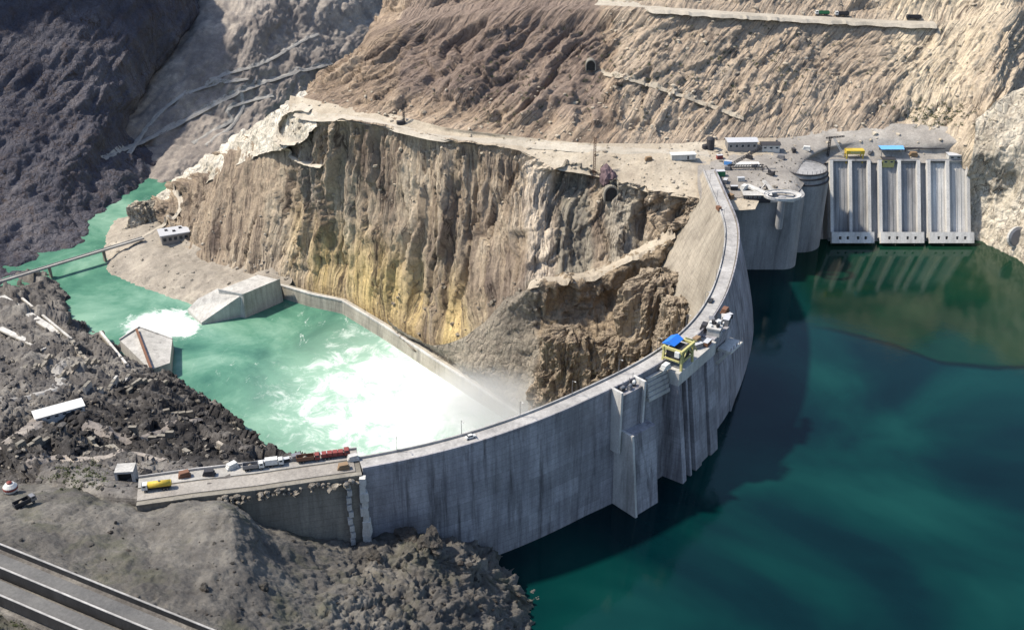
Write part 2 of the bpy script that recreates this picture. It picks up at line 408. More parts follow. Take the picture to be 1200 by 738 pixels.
# ------------------------------------------------------------------ terrain
def cr(pts, n):           # smooth curve through control points, n samples by parameter of mean spacing
    pts = np.asarray(pts, float); m = len(pts)
    t = np.linspace(0, m-1, n); i = np.clip(t.astype(int), 0, m-2); f = (t-i)[(...,)+(None,)*(pts.ndim-1)]
    g = lambda k: pts[np.clip(k, 0, m-1)]
    p0, p1, p2, p3 = g(i-1), g(i), g(i+1), g(i+2)
    p0 = np.where((i-1 < 0)[(...,)+(None,)*(pts.ndim-1)], 2*p1-p2, p0)
    p3 = np.where((i+2 > m-1)[(...,)+(None,)*(pts.ndim-1)], 2*p2-p1, p3)
    m1 = (p2-p0)*.35; m2 = (p3-p1)*.35
    return (2*f**3-3*f**2+1)*p1+(f**3-2*f**2+f)*m1+(-2*f**3+3*f**2)*p2+(f**3-f**2)*m2
TERR_V = []; TERR_F = []
def loft(name, rows, mat, cell=1.5, disp=None, smooth=False, flip=False, k='structure'):
    rows = np.array(rows, float)                       # R x C x 3
    Lu = max(np.linalg.norm(np.diff(r, axis=0), axis=1).sum() for r in rows)
    Lv = max(np.linalg.norm(np.diff(rows[:, c], axis=0), axis=1).sum() for c in range(rows.shape[1]))
    nu = max(8, int(Lu/cell)); nv = max(6, int(Lv/cell))
    g = cr(rows, nv)                                   # nv x C x 3
    g = cr(np.swapaxes(g, 0, 1), nu)                   # nu x nv x 3
    if disp:
        du = np.gradient(g, axis=0); dv = np.gradient(g, axis=1)
        nn = np.cross(du, dv); nn /= np.linalg.norm(nn, axis=2, keepdims=True)+1e-9
        if flip: nn = -nn
        g0 = g; su = np.r_[0, np.cumsum(np.linalg.norm(np.diff(g0, axis=0), axis=2).mean(1))]; sv = np.r_[0, np.cumsum(np.linalg.norm(np.diff(g0, axis=1), axis=2).mean(0))]
        UV = np.stack(np.broadcast_arrays(su[:, None], sv[None, :], 0*su[:, None]), -1).astype(float)
        g = g+nn*(disp(g, UV) if disp.__code__.co_argcount == 2 else disp(g))[..., None]
    else: UV = None
    nu, nv = g.shape[:2]
    idx = np.arange(nu*nv).reshape(nu, nv)
    f = np.stack([idx[:-1,:-1], idx[1:,:-1], idx[1:,1:], idx[:-1,1:]], -1).reshape(-1, 4)
    if flip: f = f[:, ::-1]
    v = g.reshape(-1, 3)
    me = bpy.data.meshes.new(name); me.vertices.add(len(v)); me.vertices.foreach_set('co', v.ravel())
    me.loops.add(f.size); me.loops.foreach_set('vertex_index', f.ravel().astype(np.int32))
    me.polygons.add(len(f)); me.polygons.foreach_set('loop_start', np.arange(0, f.size, 4, dtype=np.int32))
    if smooth: me.polygons.foreach_set('use_smooth', [True]*len(f))
    if UV is not None:
        ul = me.uv_layers.new(name='metres'); ul.data.foreach_set('uv', UV.reshape(-1, 3)[f.ravel(), :2].ravel().astype(np.float32))
    me.materials.append(mat); me.update(calc_edges=True); me.validate()
    o = bpy.data.objects.new(name, me); COL.objects.link(o)
    if k: o['kind'] = k
    n0 = sum(len(x) for x in TERR_V)
    TERR_V.append(v); TERR_F.append(f+n0)
    return o

def nrm(amp, f, octv=5, zk=1.0, axis=(0,0,1), seed=0, ridged=False, gain=.5):
    return lambda p: amp*fbm(stretch(p*f, axis, zk), octv, gain, seed, ridged)
def add(*fs): return lambda p: sum(f(p) for f in fs)

# --- the main cliff on the right bank
base = [(190,264,-139),(215,287,-139),(240,303,-139),(285,318,-139),(335,325,-138),(400,338,-132),(450,360,-132),(500,390,-132),(545,388,-110),(590,350,-78),(622,328,-62),(690,321,-62),(740,298,-47),(800,266,-30)]
midl = [(187,254,-133),(218,250,-122),(248,250,-112),(290,245,-100),(352,250,-88),(400,245,-70),(455,262,-68),(508,285,-68),(553,280,-58),(597,265,-42),(630,262,-36),(696,265,-38),(750,262,-33),(808,255,-22)]
topl = [(183,243,-128),(222,215,-105),(262,188,-78),(300,165,-52),(350,190,-45),(402,150,-7),(462,155,-4),(512,167,-4),(560,176,-4),(600,188,-8),(640,207,-14),(700,217,-16),(755,232,-16),(815,240,-12)]
edge = [(178,236,-130),(205,212,-112),(245,182,-84),(290,152,-52),(340,150,-20),(402,141,0),(460,151,0),(510,162,0),(560,170,0),(606,176,-1),(650,196,-6),(700,205,-8),(755,222,-10),(818,232,-8)]
rowsC = [[P(*p) for p in r] for r in (base, midl, topl, edge)]
under = [q+np.array((2,-4,-14)) for q in rowsC[0]]
def warp(p, f, a, seed): return p+np.stack([vnoise(p*f, seed), vnoise(p*f+5.3, seed+1), vnoise(p*f+9.1, seed+2)], -1)*a
def flut(p, u):
    w = u+np.stack([vnoise(p*.02, 71)*7+vnoise(p*.07, 72)*2, vnoise(p*.03, 73)*14, 0*p[..., 0]], -1)
    a = np.array((1, .045, 1)); b = np.array((1, .07, 1)); c = np.array((1, .16, 1))
    d = -5.5*fbm(w*a*.045+3, 2, .5, 3, True)-1.8*fbm(w*b*.11, 3, .55, 9, True)-.7*fbm(w*c*.34, 3, .6, 6, True)
    x, y = w[..., 0], w[..., 1]
    d += 4.2*cells(x/21+.3, y/75, 191)+2.6*cells(x/10, y/40, 201)+1.5*cells(x/4.6, y/19, 211)+.8*cells(x/2.4, y/6, 221)
    d += 1.5*fbm(p*.1, 3, .5, 5)-.6*fbm(p*.5, 3, .6, 16, True)
    return d
def cliffd(p, u):
    k = np.clip((0-p[..., 2]+2)/14, .08, 1)
    k = k*np.clip((u[..., 1]-12)/16, .12, 1)
    return flut(p, u)*k*np.where(p[..., 0] < -185, .7, 1)
loft('cliff', [under]+rowsC, M['cliff'], 1.15, cliffd)
# left spur of the cliff, its sunlit back side falls to the river
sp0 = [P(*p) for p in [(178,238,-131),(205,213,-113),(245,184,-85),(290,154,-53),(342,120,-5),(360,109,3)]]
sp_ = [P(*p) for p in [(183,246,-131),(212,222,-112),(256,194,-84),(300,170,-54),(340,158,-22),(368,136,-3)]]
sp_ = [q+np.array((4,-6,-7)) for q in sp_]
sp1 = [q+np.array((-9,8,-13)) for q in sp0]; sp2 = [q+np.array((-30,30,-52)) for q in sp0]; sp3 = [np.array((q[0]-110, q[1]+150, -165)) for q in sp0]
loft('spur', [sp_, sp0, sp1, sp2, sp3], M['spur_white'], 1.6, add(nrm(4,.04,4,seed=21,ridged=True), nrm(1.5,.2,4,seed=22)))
# --- bench on top of the cliff
b0 = [P(*p) for p in [(340,151,-20),(402,142,-1),(460,152,-1),(510,163,-1),(560,171,-1),(606,177,-2),(650,198,-8),(700,207,-10),(755,224,-12),(818,234,-10),(840,245,-11),(885,245,-11)]]
b1 = [P(*p) for p in [(338,128,-6),(396,132,0),(460,142,0),(520,155,0),(575,162,0),(640,172,0),(690,180,0),(740,185,0),(775,190,0),(822,195,-3),(850,205,-6),(900,210,-8)]]
b2 = [P(*p) for p in [(340,112,2),(392,122,3),(460,134,3),(525,150,3),(590,158,3),(650,165,3),(690,168,3),(745,168,3),(790,168,3),(832,166,2),(860,164,2),(910,161,2)]]
loft('bench', [b0, b1, b2], M['bench'], 1.5, add(nrm(.8,.09,4,seed=31), nrm(.4,.3,3,seed=32)))
# terrace at the right abutment
t0 = [np.array(q) for q in [(118,640,-9),(150,646,-9),(178,650,-10),(196,684,-11),(214,716,-12.5),(260,716,-12.5),(316,716,-12.5),(345,712,-12)]]
t1 = [q+np.array((0,16,4)) for q in t0]
t1[4:] = [np.array((q[0], 724, -8)) for q in t0[4:]]
t2 = [P(*p) for p in [(818,172,0),(850,168,0),(900,165,0),(960,162,0),(1020,162,0),(1080,163,0),(1130,168,0),(1165,178,0)]]
t2b = [q+np.array((0,14,6)) for q in t2]
loft('terrace', [t0, t1, t2, t2b], M['yard'], 1.6, nrm(.5,.12,4,seed=35))
# --- hillside above the bench
hx0 = [(352,115),(400,131),(460,141),(520,154),(600,163),(690,171),(760,172),(830,169),(900,164),(970,160),(1050,160),(1110,164),(1160,176)]
hx1 = [(383,82),(420,90),(480,95),(545,98),(622,100),(705,98),(775,100),(845,100),(912,98),(980,95),(1055,95),(1115,98),(1170,105)]
hx2 = [(405,50),(445,50),(505,52),(575,52),(650,50),(722,48),(790,52),(855,55),(920,58),(985,60),(1060,62),(1120,60),(1180,52)]
hx3 = [(440,29),(478,22),(540,12),(612,8),(690,6),(742,8),(800,12),(862,16),(925,20),(990,23),(1062,27),(1125,24),(1190,10)]
def hang(x): return 40 if x < 650 else 40-(x-650)*.012
H0 = [P(x, y, 0) for x, y in hx0]
def hrow(hx): return [SL(x, y, h[1], h[2], hang(x)) for (x, y), h in zip(hx, H0)]
H1, H2, H3 = hrow(hx1), hrow(hx2), hrow(hx3)
H3b = [q+np.array((0,11,.3)) for q in H3]
H4 = [q+np.array((10,50,42+8*math.sin(i*1.3))) for i, q in enumerate(H3b)]
H5 = [q+np.array((20,160,95+16*math.sin(i*1.1+1))) for i, q in enumerate(H3b)]
H6 = [q+np.array((0,420,60)) for q in H3b]
rowsH = [[q+np.array((0,-2,-16)) for q in H0], H0, H1, H2, H3, H3b, H4, H5, H6]
rowsH = [[r[0]+np.array((-30,130,-120))]+[r[0]+np.array((-6,40,-25))]+list(r)+[r[-1]+np.array((55,34,0)), r[-1]+np.array((220,60,0))] for r in rowsH]
def hilld(p, u):
    z = p[..., 2]
    w = u+np.stack([vnoise(p*.018, 44)*12+vnoise(p*.06, 45)*3, vnoise(p*.03, 46)*15, 0*z], -1)
    w[..., 0] -= .42*u[..., 1]
    a = np.array((1, .12, 1)); b = np.array((1, .17, 1)); c = np.array((1, .4, 1))
    mod = .45+.75*np.clip(vnoise(p*.012, 49)+.5, 0, 1)
    d = (-10.5*fbm(w*a*.03, 3, .55, 41, True)-2.6*fbm(w*b*.1, 3, .55, 43, True))*mod*np.interp(p[..., 0], [70, 150], [1, .25])-3.0*np.interp(p[..., 0], [70, 150], [0, 1])*fbm(p*.07, 5, .6, 51, True)-1.1*np.interp(p[..., 0], [70, 150], [1, .4])*fbm(w*c*.3, 3, .6, 47, True)+5.5*fbm(p*.022, 5, .55, 48)+3.0*cells(w[..., 0]/19, w[..., 1]/38, 235)+1.8*cells(w[..., 0]/8, w[..., 1]/18, 231)+.8*cells(w[..., 0]/3.2, w[..., 1]/7, 241)-1.6*fbm(p*.14, 4, .6, 50, True)
    toe = np.clip((z-1)/10, .05, 1)
    yr = np.abs(z-np.interp(p[..., 0], [q[0] for q in H3], [q[2] for q in H3]))
    rd = np.clip((yr-1)/7, .1, 1)
    lf = np.interp(p[..., 0], [60, 150], [1, .7])
    return d*toe*rd*lf
loft('hillside', rowsH, M['hill'], 1.7, hilld)
# --- right shore: pale rock running down to the reservoir
r0 = [np.array(q) for q in [(306,694,-75),(322,686,-75),(331,668,-75),(338,645,-75),(352,610,-75),(392,540,-75)]]
r1 = [np.array(q) for q in [(311,697,-60),(326,690,-58),(335,670,-58),(342,647,-58),(357,612,-58),(398,545,-58)]]
r2 = [np.array(q) for q in [(313,714,-34),(333,702,-32),(346,680,-28),(357,656,-26),(374,622,-26),(416,556,-26)]]
r3 = [np.array(q) for q in [(312,708,-3),(331,701,2),(354,692,8),(374,674,10),(396,640,20),(440,576,20)]]
r4 = [np.array(q) for q in [(317,724,15),(340,730,33),(370,724,46),(400,704,60),(430,670,80),(476,600,80)]]
loft('rocky_shore', [r0, r1, r2, r3, r4], M['white_rock'], 1.4, add(nrm(4.5,.05,4,seed=51,ridged=True), nrm(1.6,.2,4,seed=52)))

# --- slopes between the access ledge, the pool wall and the dam
s0 = [(450,372,-132),(500,403,-132),(545,394,-110),(622,328,-62),(690,321,-62),(740,298,-47),(800,268,-32),(850,262,-30)]
s0b = [(453,376,-134),(503,407,-134),(549,402,-113),(626,338,-64),(694,332,-64),(743,310,-50),(800,285,-38),(850,285,-38)]
s1 = [(460,384,-138),(512,414,-138),(562,430,-124),(632,372,-86),(700,362,-82),(745,345,-74),(800,345,-70),(850,340,-60)]
s2 = [(472,399,-141),(530,432,-141),(585,455,-136),(642,440,-118),(705,430,-106),(765,400,-92),(820,375,-85),(870,370,-85)]
s3 = [(484,411,-143),(548,446,-143),(605,478,-143),(660,482,-134),(712,470,-125),(778,440,-112),(835,400,-105),(880,390,-105)]
s4 = [(488,420,-165),(552,455,-165),(620,500,-165),(690,520,-160),(760,520,-150),(830,490,-140),(880,440,-135),(900,430,-130)]
def screed(p):
    k = np.interp(p[..., 0], [0, 22], [.12, 1]); x_, y_ = p[..., 0]+3*vnoise(p*.08, 27), p[..., 1]+3*vnoise(p*.08, 28)+p[..., 2]*.5
    return 3.0*fbm(p*.05, 5, .5, 61)+1.0*fbm(p*.3, 4, .55, 62)+k*(2.4*cells(x_/11, y_/8, 321)+1.5*cells(x_/5, y_/4, 331)+.7*cells(x_/2.2, y_/2.2, 341)-2*fbm(p*.12, 3, .55, 64, True))
loft('scree_slope', [[P(*p) for p in r] for r in (s0, s0b, s1, s2, s3, s4)], M['scree'], 1.5, screed)
def outcrop(c, rx, ry, z0, z1, lean, seed, mat, rot=0):
    nu, nv = 90, 60
    a = np.linspace(0, 2*PI, nu, endpoint=False)[:, None]; t = np.linspace(0, 1, nv)[None, :]
    prof = np.where(t < .7, 1.25-.6*t, np.sqrt(np.clip(1-((t-.7)/.3)**2, 0, 1))*.83)
    hz = np.clip(t/.72, 0, 1)*.88+np.clip((t-.72)/.28, 0, 1)*.12
    x = rx*prof*np.cos(a)*(1+.18*np.cos(3*a+seed)); y = ry*prof*np.sin(a)*(1+.15*np.sin(2*a+seed))
    X = c[0]+x*math.cos(rot)-y*math.sin(rot)+lean[0]*hz; Y = c[1]+x*math.sin(rot)+y*math.cos(rot)+lean[1]*hz; Z = z0+(z1-z0)*hz
    g = np.stack([X, Y, Z+0*X], -1)
    d = -5.0*fbm(stretch(g*.075, (0,0,1), .2), 3, .55, seed, True)-2.2*fbm(stretch(g*.24,(0,0,1),.6), 3, .6, seed+3, True)+3*fbm(g*.05, 2, .5, seed+9)+.5*fbm(g*.6,3,.6,seed+5)+1.3*cells(a*rx/4+0*g[..., 2], g[..., 2]/9, seed)+.7*cells(a*rx/2+0*g[..., 2], g[..., 2]/3.5, seed+40)
    nrml = np.stack([np.cos(a+rot)+0*t, np.sin(a+rot)+0*t, .4+0*X], -1)
    g = g+nrml*d[..., None]
    idx = np.arange(nu*nv).reshape(nu, nv); nx = np.roll(idx, -1, 0)
    f = np.stack([idx[:, :-1], nx[:, :-1], nx[:, 1:], idx[:, 1:]], -1).reshape(-1, 4)
    o = mesh_obj('rock_outcrop', g.reshape(-1,3), list(map(tuple, f))+[tuple(idx[:, -1])], mat)
    return kind(o)
q = P(668,425,-100); outcrop((q[0], q[1]+3), 21, 16, -142, -78, (0, 5), 71, M['outcrop'])
q = P(772,372,-70); outcrop((q[0]-1, q[1]+4), 27, 19, -122, -42, (2, 8), 77, M['outcrop'])
q = P(722,425,-98); outcrop((q[0], q[1]+6), 22, 16, -138, -84, (2, 6), 83, M['outcrop'])
q = P(803,352,-52); outcrop((q[0]-4, q[1]-6), 13, 14, -112, -50, (0, 4), 87, M['outcrop'])
q = P(745,440,-98); outcrop((q[0], q[1]-4), 15, 12, -135, -90, (2, 6), 95, M['outcrop'])
q = P(610,395,-100); outcrop((q[0], q[1]+10), 16, 9, -135, -92, (2, 6), 99, M['scree'])

# --- far valley, dark mountain
vx = [[(60,266),(118,240),(160,226),(212,213),(262,196),(310,172),(360,146),(430,106),(520,62)],
 [(60,258),(118,231),(160,214),(212,199),(262,180),(310,152),(360,122),(430,78),(520,38)],
 [(60,200),(120,185),(165,178),(225,158),(280,132),(335,100),(380,72),(450,32),(540,-2)],
 [(60,160),(140,130),(205,110),(255,88),(300,66),(345,50),(395,34),(470,8),(560,-25)],
 [(60,90),(160,70),(225,45),(275,25),(315,10),(355,2),(410,-8),(490,-20),(580,-50)],
 [(60,-20),(170,-30),(235,-40),(285,-50),(325,-60),(365,-65),(420,-70),(500,-80),(590,-100)]]
VY = [[P(x, y, -151)[1] for x, y in vx[0]]]
vrows = [[Q(x, y, Y+dY) for (x, y), Y in zip(r, VY[0])] for r, dY in zip(vx, (0, 22, 90, 160, 235, 400))]
for q in vrows[0]: q[2] = -157
loft('valley_side', vrows, M['valley'], 2.8, add(nrm(6,.018,5,seed=91), nrm(-4.5,.05,4,.25,(.5,.3,1),seed=92,ridged=True), nrm(1.2,.25,3,seed=93)))
m0 = [np.array(q, float) for q in [(-615,560,-160),(-472,700,-158),(-404,790,-156),(-376,858,-156),(-368,925,-156),(-362,1000,-156),(-352,1080,-156),(-340,1180,-156)]]
m1 = [Q(-190,330,720),Q(-135,278,820),Q(-42,240,900),Q(18,227,925),Q(62,206,965),Q(102,184,1010),Q(146,160,1085),Q(170,140,1190)]
m2 = [Q(-250,190,780),Q(-180,150,920),Q(-80,125,995),Q(0,112,1035),Q(68,102,1070),Q(128,92,1110),Q(184,90,1170),Q(205,80,1260)]
m3 = [Q(-300,40,850),Q(-200,10,1010),Q(-90,0,1090),Q(0,-10,1140),Q(88,-8,1165),Q(165,0,1200),Q(228,12,1270),Q(245,5,1350)]
m4 = [q+np.array((-55,10,85)) for q in m3]  # crest out of view, raised so that it shades the slope
m5 = [q+np.array((-300,200,-40)) for q in m4]
loft('mountain', [m0, m1, m2, m3, m4, m5], M['shade_rock'], 2.6, add(nrm(6,.016,4,seed=101), nrm(-5,.03,3,.14,(.45,.75,.55),seed=102,ridged=True), nrm(-3.2,.09,3,.12,(.45,.75,.55),seed=104,ridged=True), nrm(-4,.03,3,.2,(-.7,.3,.8),seed=105,ridged=True), nrm(1.0,.25,3,seed=103)))

# --- right-bank shore under the cliff (building, track)
w0 = [(128,262,-153),(112,300,-153),(122,322,-153),(150,340,-153),(190,352,-153),(235,366,-153),(275,372,-153)]
w1 = [(136,258,-149),(124,298,-149),(135,318,-149),(160,332,-149),(200,342,-148),(245,352,-146),(290,355,-146)]
w2 = [(152,252,-143),(152,285,-143),(168,300,-142),(195,310,-141),(225,322,-140),(270,332,-140),(310,340,-140)]
w3 = [(176,245,-136),(185,262,-139),(205,284,-140),(232,302,-140),(262,314,-140),(300,322,-139),(340,332,-139)]
w4 = [q+np.array((0,10,4)) for q in [P(*p) for p in w3]]
loft('shore', [[P(*p) for p in r] for r in (w0, w1, w2, w3)]+[w4], M['shore'], 1.3, add(nrm(2.4,.06,5,seed=111), nrm(.9,.3,4,seed=112)))
# yellow boulder of rock above the river
q = P(168,262,-140); outcrop((q[0], q[1]+6), 17, 13, -150, -122, (0, 4), 119, M['white_rock'])

# --- left bank: from the abutment down to the pool and the river
l00 = [(-120,640,-34),(0,612,-32),(60,606,-24),(110,598,-10),(170,600,-6),(250,588,-6),(330,574,-6),(400,560,-7),(430,555,-10)]
l0 = [(-120,575,-38),(0,545,-36),(50,545,-26),(110,562,-6),(170,574,-2),(250,560,-2),(330,550,-4),(400,541,-5),(430,540,-8)]
l1 = [(-120,545,-40),(0,510,-55),(48,500,-62),(105,520,-55),(170,530,-52),(245,540,-40),(315,546,-35),(370,545,-30),(415,541,-25)]
l2 = [(-120,500,-75),(0,480,-78),(60,480,-76),(120,492,-84),(185,495,-86),(240,515,-86),(300,535,-80),(350,547,-75),(400,545,-70)]
l3 = [(-120,460,-105),(0,445,-108),(70,445,-108),(130,450,-112),(190,455,-118),(235,480,-125),(285,515,-125),(335,545,-125),(390,552,-125)]
l4 = [(-120,430,-125),(0,400,-128),(70,405,-128),(130,425,-132),(192,440,-139),(228,465,-142),(275,502,-142),(328,538,-142),(385,552,-142)]
l5 = [(-120,385,-142),(0,345,-142),(62,352,-145),(100,392,-146),(150,430,-150),(210,448,-158),(262,490,-158),(325,533,-158),(385,550,-158)]
l6 = [(-120,355,-160),(10,318,-160),(68,345,-160),(112,392,-160),(165,425,-165),(215,446,-170),(266,488,-170),(330,530,-170),(385,548,-170)]
def bankd(p, u):
    k = np.clip((-8-p[..., 2])/28, .06, 1)
    x_, y_ = p[..., 0]+4*vnoise(p*.08, 17), p[..., 1]+4*vnoise(p*.08, 18)
    return k*(9*fbm(p*.028, 4, .5, 121)+3.2*cells(u[..., 0]/34+.2*vnoise(p*.05, 19), u[..., 1]/13, 311)+2.6*fbm(stretch(p*.07, (0,0,1), .5), 4, .5, 123, True)+.5*fbm(p*.35, 4, .6, 122)+1.9*cells(x_/13, y_/9, 281)+1.0*cells(x_/5, y_/4, 291)+.6*cells(x_/2.2, y_/2.2, 301))
loft('left_bank', [[P(*p) for p in r] for r in (l00, l0, l1, l2, l3, l4, l5, l6)], M['bank'], 1.3, bankd)

# --- foreground hill
f0 = [(-160,640,-60),(-80,560,-60),(0,545,-60),(90,550,-50),(165,570,-40),(250,575,-40),(320,600,-60),(420,620,-75),(490,600,-85),(570,625,-90),(650,660,-95),(720,700,-95)]
f1 = [(-160,600,-4),(-80,592,-4),(0,588,-6),(90,576,-3),(165,596,-1),(262,590,8),(322,622,-12),(415,634,-30),(488,630,-27),(560,652,-38),(622,690,-58),(668,740,-68)]
f2 = [(-160,620,10),(-80,620,10),(0,615,8),(90,620,7),(175,632,6),(275,625,9),(335,655,-10),(425,668,-26),(500,665,-28),(572,682,-42),(628,722,-62),(680,770,-72)]
f3 = [(-160,630,24),(-80,632,22),(0,645,16),(100,672,14),(185,685,14),(275,690,10),(350,698,-4),(430,702,-16),(505,706,-26),(580,720,-42),(640,760,-66),(690,800,-74)]
f4 = [(-160,640,27),(-80,640,27),(0,668,24),(100,706,22),(195,745,20),(280,750,14),(360,750,2),(440,755,-10),(520,760,-22),(600,770,-42),(660,800,-66),(710,840,-76)]
f5 = [(-160,700,30),(-80,710,30),(0,735,28),(90,770,26),(185,810,26),(290,830,22),(370,830,12),(450,830,0),(530,835,-14),(610,840,-40),(680,860,-66),(740,880,-80)]
f6 = [(-160,900,50),(-80,900,50),(0,920,48),(90,940,46),(190,980,46),(300,1000,42),(390,1000,30),(470,1000,10),(550,1000,-14),(640,1000,-50),(720,1000,-76),(780,1000,-86)]
def fored(p):
    x = p[..., 0]
    rk = np.clip((x+75)/35, .38, 1)
    x_, y_ = p[..., 0]+3*vnoise(p*.1, 7), p[..., 1]+3*vnoise(p*.1, 8)+p[..., 2]*.4
    kn = np.clip((x+85)/30, .16, 1)
    return rk*(3.8*fbm(p*.055, 4, .5, 131, True)+1.2*fbm(p*.2, 3, .55, 133, True))+kn*(1.5*cells(x_/6, y_/6, 251)+.9*cells(x_/2.6, y_/2.6, 261)+.4*cells(x_/1.3, y_/1.3, 271))+1.2*fbm(p*.1, 5, .55, 135)-.25*fbm(p*.5, 4, .65, 137, True)
rowsF = [[P(*p) for p in r] for r in (f0, f1, f2, f3, f4, f5, f6)]
cut = 7
loft('foreground_slope', rowsF, M['fore'], .8, fored)

# --- floor under everything, out to the horizon
def sheet(name, x0, x1, y0, y1, z, mat, n=2):
    return kind(mesh_obj(name, [(x0,y0,z),(x1,y0,z),(x1,y1,z),(x0,y1,z)], [(0,1,2,3)], mat))
sheet('ground', -9000, 9000, -6000, 12000, -185, M['valley'])
def poly_sheet(name, pts, z, mat):
    return kind(mesh_obj(name, [(p[0], p[1], z) for p in pts], [tuple(range(len(pts)))], mat))

BV = BVHTree.FromPolygons([tuple(v) for v in np.concatenate(TERR_V)], [tuple(f) for f in np.concatenate(TERR_F)])
def hit(px, py, dflt=None):
    d = ray(px, py); h = BV.ray_cast(Vector((0,0,CAMZ)), Vector(d))
    return h[0] if h[0] else (Vector(dflt) if dflt is not None else Vector(P(px, py, 0)))
def drop(x, y):
    h = BV.ray_cast(Vector((x, y, 400)), Vector((0,0,-1))); return h[0].z if h[0] else -185

# ------------------------------------------------------------------ water
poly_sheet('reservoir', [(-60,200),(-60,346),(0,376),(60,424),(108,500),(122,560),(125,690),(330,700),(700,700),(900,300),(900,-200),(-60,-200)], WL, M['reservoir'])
poly_sheet('river', [(-600,500),(-120,500),(40,520),(40,640),(-100,780),(-180,830),(-200,1000),(-150,1700),(-500,1700),(-700,1000)], PL, M['river'])

# ------------------------------------------------------------------ dam
up_px = [(425,551),(480,541),(530,529),(570,517),(600,507),(650,488),(690,470),(720,456),(760,436),(800,410),(830,382),(851,348),(862,312),(866,285),(865,262),(852,232),(838,200)]
up = np.array([P(x, y, 0)[:2] for x, y in up_px])
up = cr(np.c_[up, np.zeros(len(up))], 220)[:, :2]
# resample evenly and smooth
def even(pl, n):
    d = np.r_[0, np.cumsum(np.linalg.norm(np.diff(pl, axis=0), axis=1))]
    s = np.linspace(0, d[-1], n); return np.c_[np.interp(s, d, pl[:,0]), np.interp(s, d, pl[:,1])]
up = even(up, 160)
for _ in range(40):
    up[1:-1] = (up[:-2]+2*up[1:-1]+up[2:])/4
tg = np.gradient(up, axis=0); tg /= np.linalg.norm(tg, axis=1, keepdims=True)
out = np.c_[tg[:, 1], -tg[:, 0]]              # towards the reservoir
NS = len(up); sN = np.linspace(0, 1, NS)
DLEN = np.linalg.norm(np.diff(up, axis=0), axis=1).sum()
def bulge(s, z): return np.interp(s, [0, .25, .5, .75, 1], [0, 1.0, 9, 15, 9])*np.sin(min(1, -z/75)*PI/2)
CW = 8.0
def thick(s, z):
    base = np.interp(s, [0, .72, .80, .9, 1], [.12, .10, .40, .52, .52])
    return CW-.4+base*(-z)
dam = thing('arch_dam', 'great curved grey concrete arch dam holding back the green reservoir', 'dam', (0,0,0))
zsU = [0,-8,-16,-24,-32,-40,-48,-56,-64,-80,-110,-165]; zsD = [-165,-110,-90,-75,-60,-45,-30,-15,0]
secs = []
for i in range(NS):
    s = sN[i]; q = []
    for z in zsU: q.append((*(up[i]+out[i]*bulge(s, z)), z))
    for z in zsD: q.append((*(up[i]-out[i]*thick(s, z)), z))
    secs.append(q)
dw = MB().strip(secs).make('dam_wall', M['dam'], dam)
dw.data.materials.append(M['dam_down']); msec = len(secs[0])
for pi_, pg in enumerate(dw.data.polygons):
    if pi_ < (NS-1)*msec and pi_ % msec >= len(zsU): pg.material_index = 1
# lit downstream skin is the same wall; crest road laid on top
def along(i0, i1, prof, mat, name, parent):
    secs = [[(*(up[i]+out[i]*o), z) for o, z in prof] for i in range(i0, i1)]
    return MB().strip(secs).make(name, mat, parent)
along(0, NS, [(-.9,.02),(-7.0,.02),(-7.0,.25),(-.9,.25)], M['crest'], 'crest_road', dam)
along(0, NS, [(.35,-.6),(-.25,-.6),(-.25,1.3),(.35,1.3)], M['dam'], 'parapet', dam)
along(0, NS, [(-7.3,-.6),(-7.9,-.6),(-7.9,1.2),(-7.3,1.2)], M['crest'], 'parapet', dam)
def at_s(px):               # station of the crest nearest in the photograph column
    best = None
    for i in range(NS):
        v = up[i]; d = np.array((v[0], v[1], -CAMZ)); c = math.cos(PITCH); s_ = math.sin(PITCH)
        x = 600+F*v[0]/(v[1]*c+CAMZ*s_)
        e = abs(x-px)
        if v[1] < 545 and (best is None or e < best[0]): best = (e, i)
    return best[1]
def local(i, a, o, z):      # a metres along, o metres out, from station i
    v = up[i]+tg[i]*a+out[i]*o; return (v[0], v[1], z)
def block(i, a0, a1, o0, o1, z0, z1, mb, o1b=None, o0b=None):
    o1b = o1 if o1b is None else o1b; o0b = o0 if o0b is None else o0b
    vs = [local(i,a0,o0b,z0),local(i,a1,o0b,z0),local(i,a1,o1b,z0),local(i,a0,o1b,z0),local(i,a0,o0,z1),local(i,a1,o0,z1),local(i,a1,o1,z1),local(i,a0,o1,z1)]
    return mb.add(vs, [(0,3,2,1),(4,5,6,7),(0,1,5,4),(1,2,6,5),(2,3,7,6),(3,0,4,7)])
# outlet tower with stepped head
i = at_s(735)
mb = MB(); block(i, -9, 5, -1, 5.0, -24, -1.2, mb); t = mb.make('outlet_tower', M['dam'], dam)
mb = MB(); block(i, -6.5, 8.5, -1, 10.5, -90, -20, mb, 19); mb.make('tower_base', M['dam'], t)
mb = MB(); block(i, -9.8, -8.6, -1, 6.0, -30, 1.4, mb); block(i, 4.6, 5.8, -1, 6.0, -24, 1.4, mb); mb.make('guide_wall', M['pier'], t)
mb = MB(); block(i, -7.6, -6.3, 0, 11.5, -90, -19.0, mb, 20); mb.make('sunlit_edge', M['pier'], t)  # pale strip putting the tower's sunlit left edge into the colour
